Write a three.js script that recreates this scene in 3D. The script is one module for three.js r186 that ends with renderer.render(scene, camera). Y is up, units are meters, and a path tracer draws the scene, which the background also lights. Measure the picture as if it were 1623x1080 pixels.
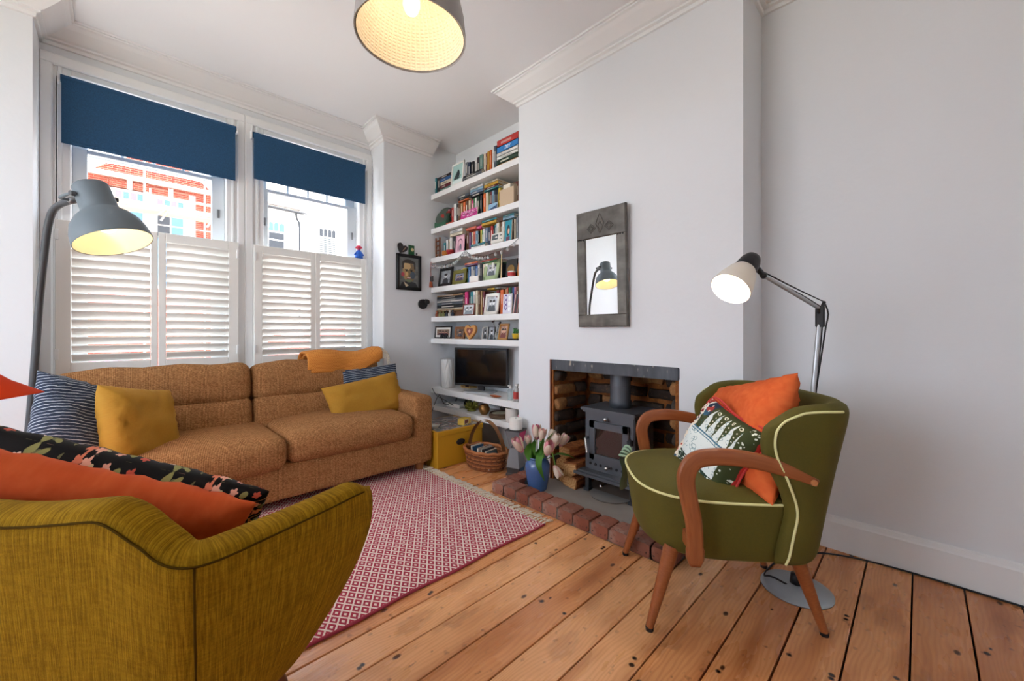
import * as THREE from 'three';
import { mergeGeometries } from 'three/addons/utils/BufferGeometryUtils.js';
import { RectAreaLightUniformsLib } from 'three/addons/lights/RectAreaLightUniformsLib.js';

// ------------------------------------------------------------------ camera, sky, sun, exposure
const scene = new THREE.Scene();
const camera = new THREE.PerspectiveCamera(80.93, 1623 / 1080, 0.05, 200);
const YAW = 44.4 * Math.PI / 180;                       // level camera looking at the chimney corner
camera.position.set(0, 1, 0);
camera.rotation.set(0, -YAW, 0);
camera.setViewOffset(1623, 1080, 0, 15, 1623, 1080);    // small lens shift

scene.background = new THREE.Color().setRGB(1.47, 1.63, 1.88);   // bright hazy sky
scene.backgroundIntensity = 1.0;
const sun = new THREE.DirectionalLight(0xfff1dd, 4.0);
sun.position.set(16, 26, -2); sun.target.position.set(0, 0, -6);
sun.shadow.radius = 2; sun.castShadow = true;
sun.shadow.camera.left = -22; sun.shadow.camera.right = 22; sun.shadow.camera.top = 22; sun.shadow.camera.bottom = -22; sun.shadow.camera.far = 80;
sun.shadow.mapSize.set(2048, 2048);
scene.add(sun, sun.target);

const renderer = new THREE.WebGLRenderer({ antialias: true });
renderer.toneMapping = THREE.LinearToneMapping;
renderer.toneMappingExposure = 4.0;
renderer.shadowMap.enabled = true;
RectAreaLightUniformsLib.init();

// ------------------------------------------------------------------ helpers
const V = (x, y, z) => new THREE.Vector3(x, y, z);
const PI = Math.PI;
let seed = 12345;
const rnd = () => { seed = (seed * 1664525 + 1013904223) >>> 0; return seed / 4294967296; };
const rr = (a, b) => a + (b - a) * rnd();
const pick = (a) => a[Math.floor(rnd() * a.length)];
const clamp = (x, a, b) => Math.min(b, Math.max(a, x));
const lerp = (a, b, t) => a + (b - a) * t;
const smooth = (a, b, x) => { const t = clamp((x - a) / (b - a), 0, 1); return t * t * (3 - 2 * t); };

// tileable value noise
const NT = new Float32Array(65536); for (let i = 0; i < 65536; i++) NT[i] = rnd();
function vnoise(x, y, px, py) {
  const xi = Math.floor(x), yi = Math.floor(y), fx = x - xi, fy = y - yi;
  const sx = fx * fx * (3 - 2 * fx), sy = fy * fy * (3 - 2 * fy);
  const h = (i, j) => NT[((((i % px) + px) % px) * 157 + (((j % py) + py) % py) * 7919 + px * 31) & 65535];
  return lerp(lerp(h(xi, yi), h(xi + 1, yi), sx), lerp(h(xi, yi + 1), h(xi + 1, yi + 1), sx), sy);
}
function fbm(x, y, px, py, o = 4) { let s = 0, a = 0.5, n = 0; for (let i = 0; i < o; i++) { s += a * vnoise(x, y, px, py); n += a; a *= 0.5; x *= 2; y *= 2; px *= 2; py *= 2; } return s / n; }

const used = {};
function numbered(name) { const n = used[name] = (used[name] ?? -1) + 1; return n ? name + '_' + String(n).padStart(3, '0') : name; }
function sh(o) { o.castShadow = true; o.receiveShadow = true; return o; }
function tag(o, label, category, group) { o.userData.label = label; o.userData.category = category; if (group) o.userData.group = group; return o; }
function thing(name, label, category, pos = [0, 0, 0], turn = 0, group) {
  const o = new THREE.Group(); o.name = numbered(name); o.position.set(...pos); o.rotation.y = turn; scene.add(o); return tag(o, label, category, group);
}
function part(parent, name, geo, mat, label) { const m = sh(new THREE.Mesh(Array.isArray(geo) ? merge(geo) : geo, mat)); m.name = name; parent.add(m); if (label) m.userData.label = label; return m; }
function single(name, geo, mat, label, category, pos = [0, 0, 0], turn = 0, group) {
  const m = sh(new THREE.Mesh(Array.isArray(geo) ? merge(geo) : geo, mat)); m.name = numbered(name); m.position.set(...pos); m.rotation.y = turn; scene.add(m); return tag(m, label, category, group);
}
function struct(name, geo, mat, label) { const m = sh(geo ? new THREE.Mesh(Array.isArray(geo) ? merge(geo) : geo, mat) : new THREE.Group()); m.name = name; m.userData.kind = 'structure'; if (label) m.userData.label = label; scene.add(m); return m; }

// ---- geometry
function clean(g) { g = g.index ? g.toNonIndexed() : g; for (const k of Object.keys(g.attributes)) if (!['position', 'normal', 'uv'].includes(k)) g.deleteAttribute(k); if (!g.attributes.uv) g.setAttribute('uv', new THREE.BufferAttribute(new Float32Array(g.attributes.position.count * 2), 2)); if (!g.attributes.normal) g.computeVertexNormals(); return g; }
function merge(list) { return list.length === 1 ? list[0] : mergeGeometries(list.map(clean)); }
function at(g, x, y, z) { g.translate(x, y, z); return g; }
function rot(g, x = 0, y = 0, z = 0) { if (x) g.rotateX(x); if (y) g.rotateY(y); if (z) g.rotateZ(z); return g; }
// box-projected uv in metres
function muv(g, s = 1) {
  const p = g.attributes.position, n = g.attributes.normal, uv = new Float32Array(p.count * 2);
  for (let i = 0; i < p.count; i++) {
    const ax = Math.abs(n.getX(i)), ay = Math.abs(n.getY(i)), az = Math.abs(n.getZ(i));
    let a, b; if (ay >= ax && ay >= az) { a = p.getX(i); b = p.getZ(i); } else if (ax >= az) { a = p.getZ(i); b = p.getY(i); } else { a = p.getX(i); b = p.getY(i); }
    uv[2 * i] = a * s; uv[2 * i + 1] = b * s;
  }
  g.setAttribute('uv', new THREE.BufferAttribute(uv, 2)); return g;
}
function box(x0, x1, y0, y1, z0, z1) { return muv(at(new THREE.BoxGeometry(x1 - x0, y1 - y0, z1 - z0), (x0 + x1) / 2, (y0 + y1) / 2, (z0 + z1) / 2)); }
// box with chamfered edges
function cbox(w, h, d, c = 0.003) {
  c = Math.min(c, w / 2.01, h / 2.01, d / 2.01);
  const s = new THREE.Shape(), a = w / 2 - c, b = h / 2 - c; s.moveTo(-a, -b); s.lineTo(a, -b); s.lineTo(a, b); s.lineTo(-a, b); s.closePath();
  const g = new THREE.ExtrudeGeometry(s, { depth: d - 2 * c, bevelEnabled: true, bevelSize: c, bevelThickness: c, bevelSegments: 1, curveSegments: 1 });
  return muv(at(g, 0, 0, -(d - 2 * c) / 2));
}
function cboxAt(x0, x1, y0, y1, z0, z1, c = 0.003) { return at(cbox(x1 - x0, y1 - y0, z1 - z0, c), (x0 + x1) / 2, (y0 + y1) / 2, (z0 + z1) / 2); }
function smoothNormals(g) {
  const p = g.attributes.position, acc = new Map(), key = (i) => Math.round(p.getX(i) * 20000) + ',' + Math.round(p.getY(i) * 20000) + ',' + Math.round(p.getZ(i) * 20000);
  const idx = g.index ? g.index.array : Array.from({ length: p.count }, (_, i) => i), a = V(), b = V(), c = V();
  for (let i = 0; i < idx.length; i += 3) {
    a.fromBufferAttribute(p, idx[i]); b.fromBufferAttribute(p, idx[i + 1]); c.fromBufferAttribute(p, idx[i + 2]);
    const n = b.sub(a).cross(c.sub(a));
    for (let k = 0; k < 3; k++) { const q = key(idx[i + k]); const e = acc.get(q); if (e) e.add(n); else acc.set(q, n.clone()); }
  }
  const out = new Float32Array(p.count * 3);
  for (let i = 0; i < p.count; i++) { const n = acc.get(key(i)) ?? V(0, 1, 0); const l = n.length() || 1; out[3 * i] = n.x / l; out[3 * i + 1] = n.y / l; out[3 * i + 2] = n.z / l; }
  g.setAttribute('normal', new THREE.BufferAttribute(out, 3)); return g;
}
// upholstered block: rounded box with bulging faces; warp(p) may move points before the uv are laid
function softBox(w, h, d, r, bulge = [0, 0, 0], n = 14, warp) {
  const g = new THREE.BoxGeometry(2, 2, 2, n, n, n), p = g.attributes.position, H = [w / 2, h / 2, d / 2];
  const re = (t) => Math.sign(t) * Math.pow(Math.sin(Math.abs(t) * PI / 2), 0.85);
  for (let i = 0; i < p.count; i++) {
    const q = [p.getX(i), p.getY(i), p.getZ(i)].map((t, k) => re(t) * H[k]);
    const inn = q.map((t, k) => clamp(t, -(H[k] - r), H[k] - r)), dl = q.map((t, k) => t - inn[k]), L = Math.hypot(...dl);
    if (L > 1e-9) for (let k = 0; k < 3; k++) q[k] = inn[k] + dl[k] / L * r;
    const e = q.map((t, k) => 1 - (t / H[k]) ** 2);
    const o = [q[0] / H[0] * e[1] * e[2] * bulge[0], q[1] / H[1] * e[0] * e[2] * bulge[1], q[2] / H[2] * e[0] * e[1] * bulge[2]];
    for (let k = 0; k < 3; k++) q[k] += o[k];
    const v = V(...q); if (warp) warp(v); p.setXYZ(i, v.x, v.y, v.z);
  }
  smoothNormals(g); return muv(g);
}
// cushion in the xy plane, thick in z
function pillow(w, h, t, { n = 26, pinch = 0.06, wrinkle = 0.006, ps = 3, metric = true, sd = 0, bend = 0 } = {}) {
  const pos = [], uv = [], idx = [];
  for (const s of [1, -1]) {
    const o = pos.length / 3;
    for (let j = 0; j <= n; j++) for (let i = 0; i <= n; i++) {
      const a = Math.sin((i / n * 2 - 1) * PI / 2), b = Math.sin((j / n * 2 - 1) * PI / 2);
      const k = Math.pow(clamp((1 - a ** 4) * (1 - b ** 4), 0, 1), 0.55);
      const ea = 1 - pinch * (1 - b * b) * Math.abs(a) ** ps, eb = 1 - pinch * (1 - a * a) * Math.abs(b) ** ps;
      const wr = (fbm(a * 3 + 7 + sd, b * 3 + 3 + s, 64, 64, 3) - 0.5) * wrinkle * 2 * k * 3 + (1 - k) * k * wrinkle * 4 * Math.sin(a * 23 + b * 17 + sd);
      pos.push(a * ea * w / 2, b * eb * h / 2, s * (k * t / 2 + wr * (k > 0.01 ? 1 : 0)) + bend * (a * a));
      uv.push(metric ? a * w / 2 : (a + 1) / 2, metric ? b * h / 2 : (b + 1) / 2);
    }
    for (let j = 0; j < n; j++) for (let i = 0; i < n; i++) { const q = o + j * (n + 1) + i; if (s > 0) idx.push(q, q + 1, q + n + 2, q, q + n + 2, q + n + 1); else idx.push(q, q + n + 2, q + 1, q, q + n + 1, q + n + 2); }
  }
  const g = new THREE.BufferGeometry(); g.setAttribute('position', new THREE.Float32BufferAttribute(pos, 3)); g.setAttribute('uv', new THREE.Float32BufferAttribute(uv, 2)); g.setIndex(idx);
  return smoothNormals(g);
}
// closed thick sheet about a centre surface P(s,t), half thickness w(s,t)
function shell(P, w, ns, nt, uvs = [1, 1]) {
  const pos = [], uv = [], idx = [], e = 1e-3;
  const ramp = (i, n) => { const t = i / n; return 0.5 - 0.5 * Math.cos(PI * t) * (0.35 + 0.65 * 1) * 1; };
  const mix = (i, n) => lerp(i / n, ramp(i, n), 0.6);
  for (const side of [1, -1]) {
    const o = pos.length / 3;
    for (let j = 0; j <= nt; j++) for (let i = 0; i <= ns; i++) {
      const s = mix(i, ns), t = mix(j, nt), c = P(s, t), ds = P(Math.min(1, s + e), t).sub(P(Math.max(0, s - e), t)), dt = P(s, Math.min(1, t + e)).sub(P(s, Math.max(0, t - e)));
      const nrm = ds.cross(dt).normalize(), q = c.clone().addScaledVector(nrm, side * w(s, t));
      pos.push(q.x, q.y, q.z); uv.push(s * uvs[0], t * uvs[1]);
    }
    for (let j = 0; j < nt; j++) for (let i = 0; i < ns; i++) { const q = o + j * (ns + 1) + i; if (side > 0) idx.push(q, q + 1, q + ns + 2, q, q + ns + 2, q + ns + 1); else idx.push(q, q + ns + 2, q + 1, q, q + ns + 1, q + ns + 2); }
  }
  const g = new THREE.BufferGeometry(); g.setAttribute('position', new THREE.Float32BufferAttribute(pos, 3)); g.setAttribute('uv', new THREE.Float32BufferAttribute(uv, 2)); g.setIndex(idx);
  return smoothNormals(g);
}
const cr = (pts, closed = false, tension = 0.5) => new THREE.CatmullRomCurve3(pts.map((p) => p.isVector3 ? p : V(...p)), closed, 'catmullrom', tension);
function tube(pts, r, seg = 24, rad = 8, closed = false) { return new THREE.TubeGeometry(cr(pts, closed), seg, r, rad, closed); }
function rod(a, b, r1, r2 = r1, rad = 14) {
  const A = a.isVector3 ? a : V(...a), B = b.isVector3 ? b : V(...b), d = B.clone().sub(A), L = d.length();
  const g = new THREE.CylinderGeometry(r2, r1, L, rad); g.translate(0, L / 2, 0);
  g.applyQuaternion(new THREE.Quaternion().setFromUnitVectors(V(0, 1, 0), d.normalize())); return at(g, A.x, A.y, A.z);
}
function lathe(pts, seg = 36) { return new THREE.LatheGeometry(pts.map((p) => new THREE.Vector2(p[0], p[1])), seg); }
function ball(r, x = 0, y = 0, z = 0, w = 16, h = 12) { return at(new THREE.SphereGeometry(r, w, h), x, y, z); }
// profile [[out, y]...] swept along a floor-plan polyline [[x,z]...]; the room lies to the left of the walking direction when side = 1
function sweep(profile, path, side = 1) {
  const pos = [], idx = [], uv = [], m = profile.length; let run = 0;
  const nrm = []; for (let i = 0; i + 1 < path.length; i++) { const dx = path[i + 1][0] - path[i][0], dz = path[i + 1][1] - path[i][1], l = Math.hypot(dx, dz); nrm.push([dz / l * side, -dx / l * side]); }
  for (let i = 0; i < path.length; i++) {
    const a = nrm[Math.max(0, i - 1)], b = nrm[Math.min(nrm.length - 1, i)]; let mx = a[0] + b[0], mz = a[1] + b[1]; const k = (mx * a[0] + mz * a[1]); mx /= k; mz /= k;
    if (i) run += Math.hypot(path[i][0] - path[i - 1][0], path[i][1] - path[i - 1][1]);
    for (const [o, y] of profile) { pos.push(path[i][0] + mx * o, y, path[i][1] + mz * o); uv.push(run, y + o); }
  }
  const out = [];
  for (let i = 0; i + 1 < path.length; i++) for (let k = 0; k < m; k++) { const a = i * m + k, b = i * m + (k + 1) % m, c = a + m, d = b + m; if (side > 0) idx.push(a, b, d, a, d, c); else idx.push(a, d, b, a, c, d); }
  const g = new THREE.BufferGeometry(); g.setAttribute('position', new THREE.Float32BufferAttribute(pos, 3)); g.setAttribute('uv', new THREE.Float32BufferAttribute(uv, 2)); g.setIndex(idx);
  const h = g.toNonIndexed(); h.computeVertexNormals(); return h;
}
function extrude(shape, depth, bevel = 0, seg = 12, bs = 2) { return new THREE.ExtrudeGeometry(shape, { depth, bevelEnabled: bevel > 0, bevelSize: bevel, bevelThickness: bevel, bevelSegments: bs, curveSegments: seg }); }
function poly(pts) { const s = new THREE.Shape(); pts.forEach((p, i) => i ? s.lineTo(...p) : s.moveTo(...p)); s.closePath(); return s; }

// ---- textures
function dataTex(w, h, fn, { srgb = true, rep = null } = {}) {
  const d = new Uint8Array(w * h * 4);
  for (let y = 0; y < h; y++) for (let x = 0; x < w; x++) { const c = fn(x / w, y / h, x, y), i = (y * w + x) * 4; d[i] = clamp(c[0], 0, 255); d[i + 1] = clamp(c[1] ?? c[0], 0, 255); d[i + 2] = clamp(c[2] ?? c[0], 0, 255); d[i + 3] = 255; }
  const t = new THREE.DataTexture(d, w, h); t.wrapS = t.wrapT = THREE.RepeatWrapping; t.magFilter = THREE.LinearFilter; t.minFilter = THREE.LinearFilter; if (srgb) t.colorSpace = THREE.SRGBColorSpace; if (rep) t.repeat.set(...rep); t.needsUpdate = true; return t;
}
function canvasTex(w, h, draw) { const c = document.createElement('canvas'); c.width = w; c.height = h; draw(c.getContext('2d'), w, h); const t = new THREE.CanvasTexture(c); t.colorSpace = THREE.SRGBColorSpace; return t; }
const std = (color, roughness = 0.6, extra = {}) => new THREE.MeshStandardMaterial({ color, roughness, ...extra });
const phys = (color, roughness = 0.6, extra = {}) => new THREE.MeshPhysicalMaterial({ color, roughness, ...extra });
const mix3 = (a, b, t) => [lerp(a[0], b[0], t), lerp(a[1], b[1], t), lerp(a[2], b[2], t)];

// ---- common materials
const plasterBump = dataTex(256, 256, (u, v) => { const n = fbm(u * 8, v * 8, 8, 8, 5) * 255; return [n, n, n]; }, { srgb: false, rep: [1.6, 1.6] });
const M = {};
M.wall = std(0xe7e9eb, 0.92, { bumpMap: plasterBump, bumpScale: 0.0025 });
M.ceiling = std(0xf5f6f7, 0.95);
M.trim = std(0xefefee, 0.5);
M.shelf = std(0xefeeec, 0.55);
M.black = std(0x16161a, 0.5);
M.dark = std(0x2a2a2c, 0.55);
M.whitePaint = std(0xeceae6, 0.5);
M.glass = phys(0xffffff, 0.02, { transmission: 1, thickness: 0, ior: 1.45 });
M.chrome = std(0xd8d8d8, 0.18, { metalness: 1 });
M.steel = std(0x8d8f92, 0.35, { metalness: 1 });

// ------------------------------------------------------------------ room shell
const CEIL = 2.73, XR = 2.35, XB = 2.046, ZB0 = -2.021, ZB1 = -0.569, ZP = -3.18, ZW = -3.43, XL = -1.6, ZBACK = 2.6, WX0 = -0.323, WX1 = 1.593;
{
  // floor: dark ground under separate pine boards
  const floor = struct('floor', null, null, 'stripped pine floorboards running across the room');
  part(floor, 'subfloor', box(XL - 0.1, 2.6, -0.12, -0.024, -3.7, ZBACK + 0.1), std(0x17100b, 0.9));
  const plankTex = [0, 1, 2].map((k) => {
    const knots = Array.from({ length: 4 }, () => [rnd(), 0.1 + rnd() * 0.8, rr(0.005, 0.011)]), nails = Array.from({ length: 10 }, () => [Math.round(rnd() * 4) / 4.6 + 0.07 + rr(-0.006, 0.006), pick([0.16, 0.84]) + rr(-0.04, 0.04)]);
    const stains = Array.from({ length: 7 }, () => [rnd(), rnd(), rr(0.01, 0.05), rr(0.2, 0.6)]);
    const light = [246, 186, 130], mid = [224, 156, 102], deep = [176, 106, 60];
    return dataTex(2048, 160, (u, v) => {
      const x = u * 2.56, y = v * 0.14;                        // metres
      let wob = (fbm(u * 10, v * 2 + k * 3, 10, 64, 3) - 0.5) * 0.05, kn = 0;
      for (const [a, b, r] of knots) { let du = Math.abs(u - a); du = Math.min(du, 1 - du) * 2.56; const dv = (v - b) * 0.14, q = Math.hypot(du * 0.55, dv) / r; wob += 0.010 * Math.exp(-q * q * 0.35) * (dv > 0 ? 1 : -1); if (q < 1) kn = Math.max(kn, smooth(1, 0.35, q)); }
      const g = y + wob, ring = Math.sin(g * 520 + fbm(u * 30, v * 3, 30, 64, 2) * 2.4 + k), fine = vnoise(u * 60, v * 150, 60, 150), broad = fbm(u * 9, v * 2 + k, 9, 32, 3);
      let c = mix3(light, mid, smooth(-0.6, 1, ring) * 0.5 + fine * 0.25); c = mix3(c, deep, clamp((broad - 0.42) * 1.3, 0, 0.62));
      const scuff = fbm(u * 90 + 3, v * 7, 90, 64, 3); if (scuff > 0.74) c = mix3(c, [110, 66, 40], (scuff - 0.74) * 3);
      if (kn) c = mix3(c, [62, 34, 20], kn * 0.85);
      for (const [a, b, r, s] of stains) { let du = Math.abs(u - a); du = Math.min(du, 1 - du) * 2.56; const q = Math.hypot(du * 0.5, (v - b) * 0.14) / r + (fbm(u * 60, v * 8, 60, 64, 2) - 0.5); if (q < 1) c = mix3(c, [110, 66, 42], s * 0.35 * smooth(1, 0.5, q)); }
      for (const [a, b] of nails) { const q = Math.hypot((u - a) * 2.56, (v - b) * 0.14); if (q < 0.0042) c = [38, 26, 20]; else if (q < 0.009) c = mix3([70, 44, 30], c, (q - 0.0042) / 0.0048); }
      return c;
    });
  });
  const plankRough = dataTex(512, 64, (u, v) => { const n = 70 + fbm(u * 12, v * 3, 12, 8, 4) * 120; return [n, n, n]; }, { srgb: false });
  const plankBump = dataTex(512, 128, (u, v) => { const n = fbm(u * 14, v * 6, 14, 6, 4) * 200 + vnoise(u * 40, v * 64, 40, 64) * 50; return [n, n, n]; }, { srgb: false });
  const mats = [];
  for (const t of plankTex) for (const tone of [0xffffff, 0xf0e2d6, 0xe2cfc0]) mats.push(std(tone, 0.55, { map: t, roughnessMap: plankRough, bumpMap: plankBump, bumpScale: 0.0012 }));
  const P = 0.1405, geos = new Map();
  for (let k = -25; k < 26; k++) {
    const z1 = 0.12 + k * P, z0 = z1 - P; if (z0 < -3.46 || z1 > ZBACK + P) continue;
    const cut = rr(-0.9, 2.0), ends = k % 9 === 4 ? [[XL, cut], [cut, XR]] : [[XL, XR]];
    for (const [a, b] of ends) {
      const g = cbox(b - a - 0.002, 0.022, P - rr(0.0036, 0.0078), 0.0014), p = g.attributes.position, uv = g.attributes.uv, off = rnd();
      for (let i = 0; i < p.count; i++) uv.setXY(i, p.getX(i) / 2.56 + off, 0.5 + p.getZ(i) / P * 0.98);
      const m = part(floor, 'plank', g, mats[Math.floor(rnd() * mats.length)]);
      m.position.set((a + b) / 2, -0.011 + rr(-0.0008, 0.0008), (z0 + z1) / 2);
    }
  }
  // ceiling and walls (all with thickness)
  struct('ceiling', box(XL - 0.1, 2.6, CEIL, CEIL + 0.15, -3.65, ZBACK + 0.1), M.ceiling, 'plain white ceiling');
  struct('wall_right', box(XR, 2.6, 0, CEIL, ZB1, ZBACK), M.wall, 'white wall right of the chimney breast');
  struct('wall_alcove', box(XR, 2.6, 0, CEIL, -3.6, ZB0), M.wall, 'white wall behind the bookshelves');
  struct('wall_left', [box(XL - 0.1, XL, 0, CEIL, -3.6, -2.9), box(XL - 0.1, XL, 0, CEIL, -0.8, ZBACK), box(XL - 0.1, XL, 0, 0.45, -2.9, -0.8), box(XL - 0.1, XL, 2.4, CEIL, -2.9, -0.8)], M.wall);
  // side window added for fill light, out of the picture to the left
  const sw = struct('window_3', null, null, 'unseen white framed side window added for fill light');
  for (const [a, b] of [[-2.9, -1.85], [-1.85, -0.8]]) {
    part(sw, 'window_frame', [cboxAt(XL - 0.07, XL - 0.02, 0.45, 2.4, a, a + 0.05), cboxAt(XL - 0.07, XL - 0.02, 0.45, 2.4, b - 0.05, b), cboxAt(XL - 0.07, XL - 0.02, 0.45, 0.51, a, b), cboxAt(XL - 0.07, XL - 0.02, 2.34, 2.4, a, b), cboxAt(XL - 0.07, XL - 0.02, 1.4, 1.44, a, b)], M.trim);
    part(sw, 'pane', box(XL - 0.047, XL - 0.043, 0.51, 2.34, a + 0.05, b - 0.05), M.glass);
  }
  struct('wall_chimney', [box(XB, 2.6, 0, CEIL, ZB0, -1.72), box(XB, 2.6, 0, CEIL, -0.865, ZB1), box(XB, 2.6, 0.81, CEIL, -1.72, -0.865), box(2.44, 2.6, 0, 0.81, -1.72, -0.865)], M.wall, 'white plastered chimney breast');
  struct('wall_window', [box(WX1, XR, 0, CEIL, -3.6, ZP), box(XL, WX0, 0, CEIL, -3.6, ZP), box(WX0, WX1, 0, 0.6, -3.6, ZW), box(WX0, WX1, 2.56, CEIL, -3.6, ZW)], M.wall, 'white front wall around the bay recess');
  struct('wall_back', [box(XL, -1.3, 0, CEIL, ZBACK, ZBACK + 0.15), box(-0.24, XR, 0, CEIL, ZBACK, ZBACK + 0.15), box(-1.3, -0.24, 2.2, CEIL, ZBACK, ZBACK + 0.15), box(-1.3, -0.24, 0, 0.9, ZBACK, ZBACK + 0.15)], M.wall);
  // window added behind the camera for fill light, far end of the room
  const d = struct('window_4', null, null, 'unseen white framed rear window added for fill light');
  for (const [a, b] of [[-1.3, -0.24]]) {
    part(d, 'window_frame', [cboxAt(a, a + 0.07, 0.9, 2.2, ZBACK + 0.03, ZBACK + 0.09), cboxAt(b - 0.07, b, 0.9, 2.2, ZBACK + 0.03, ZBACK + 0.09), cboxAt(a, b, 0.9, 0.97, ZBACK + 0.03, ZBACK + 0.09), cboxAt(a, b, 2.13, 2.2, ZBACK + 0.03, ZBACK + 0.09)], M.trim);
    part(d, 'pane', box(a + 0.07, b - 0.07, 0.97, 2.13, ZBACK + 0.058, ZBACK + 0.062), M.glass);
  }
  // cornice
  const c0 = CEIL, cp = [[0, c0], [0.14, c0], [0.14, c0 - 0.012], [0.128, c0 - 0.012], [0.128, c0 - 0.02], [0.116, c0 - 0.024], [0.1, c0 - 0.04], [0.07, c0 - 0.062], [0.045, c0 - 0.08], [0.03, c0 - 0.086], [0.03, c0 - 0.096], [0.014, c0 - 0.1], [0.012, c0 - 0.118], [0, c0 - 0.12]];
  const cornice = [[XL, ZBACK], [XL, ZP], [WX0, ZP], [WX0, ZW], [WX1, ZW], [WX1, ZP], [2.07, ZP]];
  struct('trim_1', sweep(cp, cornice.slice().reverse(), 1), M.trim, 'white moulded plaster cornice over the window recess');
  struct('trim_2', sweep(cp, [[XR, ZBACK], [XR, ZB1], [XB, ZB1], [XB, ZB0], [XR, ZB0]], 1), M.trim, 'white moulded plaster cornice over the chimney breast');
  // skirting
  const sk = [[0, 0], [0.02, 0], [0.02, 0.125], [0.016, 0.132], [0.012, 0.146], [0, 0.15]];
  struct('baseboard_right', sweep(sk, [[XR, ZBACK], [XR, ZB1], [XB, ZB1], [XB, -0.73]], 1), M.trim, 'tall white skirting board');
  struct('baseboard_window', sweep(sk, [[XR, ZP], [WX1, ZP], [WX1, ZW], [WX0, ZW], [WX0, ZP], [XL, ZP]], 1), M.trim);
}

// ------------------------------------------------------------------ windows
const sashMat = std(0xdfe6ea, 0.4);
function makeWindow(name, cx0, cx1, s0, s1, g0, g1, label) {
  const w = struct(name, null, null, label), top = 2.56, bot = 0.6;
  // stepped timber casing
  const cas = [];
  for (const [a, b, dir] of [[cx0, s0, 1], [s1, cx1, -1]]) { const L = b - a; cas.push(cboxAt(a, b, bot, top, -3.56, -3.415, 0.004)); const e = dir > 0 ? a : b - L * 0.42; cas.push(cboxAt(e, e + L * 0.42, bot, top, -3.42, -3.398, 0.006)); const f = dir > 0 ? a + L * 0.55 : b - L * 0.72; cas.push(cboxAt(f, f + L * 0.17, bot, top, -3.42, -3.405, 0.005)); }
  cas.push(cboxAt(s0, s1, 2.47, top, -3.56, -3.415, 0.004), cboxAt(cx0, cx1, 2.5, top, -3.42, -3.395, 0.006));
  part(w, 'casing', cas, M.trim);
  part(w, 'sill', cboxAt(cx0, cx1, bot - 0.02, bot + 0.02, -3.58, -3.4, 0.006), M.trim);
  const zf = -3.5, rail = 2.085;
  const lower = part(w, 'lower_sash', [cboxAt(s0, g0, bot + 0.02, rail, zf - 0.02, zf + 0.02), cboxAt(g1, s1, bot + 0.02, rail, zf - 0.02, zf + 0.02), cboxAt(s0, s1, bot + 0.02, bot + 0.09, zf - 0.02, zf + 0.02), cboxAt(g0, g1, rail - 0.025, rail, zf - 0.018, zf + 0.018)], sashMat);
  part(lower, 'pane', box(g0, g1, bot + 0.09, rail - 0.025, zf - 0.002, zf + 0.002), M.glass);
  const zu = -3.545, up = [cboxAt(s0, g0, rail - 0.02, 2.47, zu - 0.02, zu + 0.02), cboxAt(g1, s1, rail - 0.02, 2.47, zu - 0.02, zu + 0.02), cboxAt(s0, s1, 2.41, 2.47, zu - 0.02, zu + 0.02), cboxAt(g0, g1, rail - 0.03, rail - 0.002, zu - 0.018, zu + 0.018)];
  for (let k = 1; k < 4; k++) { const x = lerp(g0, g1, k / 4); up.push(cboxAt(x - 0.008, x + 0.008, rail, 2.41, zu - 0.012, zu + 0.012)); }
  const upper = part(w, 'upper_sash', up, sashMat);
  part(upper, 'pane', box(g0, g1, rail, 2.41, zu - 0.002, zu + 0.002), M.glass);
  for (const x of [(s0 + g0) / 2, (s1 + g1) / 2]) part(w, 'sash_catch', cboxAt(x - 0.008, x + 0.008, 1.8, 1.86, zf + 0.02, zf + 0.03), M.steel, 'small steel sash catch');
  return w;
}
makeWindow('window_1', WX0, 0.64, -0.205, 0.53, -0.143, 0.456, 'white sash window behind the lamp, brick house beyond');
makeWindow('window_2', 0.64, WX1, 0.76, 1.483, 0.803, 1.405, 'white sash window facing the white house');

// roller blinds
const blindTex = dataTex(128, 128, (u, v) => { const n = 0.9 + 0.2 * (vnoise(u * 64, v * 64, 64, 64) - 0.5); return [36 * n, 84 * n, 124 * n]; }, { rep: [6, 6] });
const blindMat = std(0xffffff, 0.85, { map: blindTex });
function blind(x0, x1, bottom, label) {
  const t = thing('roller_blind', label, 'blind', [(x0 + x1) / 2, 2.42, -3.37], 0, 'navy blue roller blinds'), w = x1 - x0;
  part(t, 'roll', rot(new THREE.CylinderGeometry(0.021, 0.021, w, 24), 0, 0, PI / 2), blindMat);
  part(t, 'fabric', muv(box(-w / 2 + 0.004, w / 2 - 0.004, bottom - 2.42, 0, 0.017, 0.0195)), blindMat);
  part(t, 'bottom_bar', at(cbox(w - 0.008, 0.018, 0.008, 0.002), 0, bottom - 2.42 + 0.01, 0.0185), blindMat);
  for (const s of [-1, 1]) part(t, 'bracket', at(cbox(0.008, 0.055, 0.045, 0.003), s * (w / 2 + 0.008), 0, -0.005), M.trim, 'white end bracket');
  const ch = tube([[w / 2 + 0.014, 0, 0.01], [w / 2 + 0.014, -0.3, 0.012], [w / 2 + 0.014, -0.75, 0.012]], 0.0018, 8, 5);
  if (x0 < 0) part(t, 'pull_chain', ch.scale(-1, 1, 1), M.trim);
}
blind(-0.242, 0.577, 2.052, 'wide navy blue roller blind above the brick house view');
blind(0.68, 1.512, 2.097, 'navy blue roller blind above the white house view');

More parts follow.
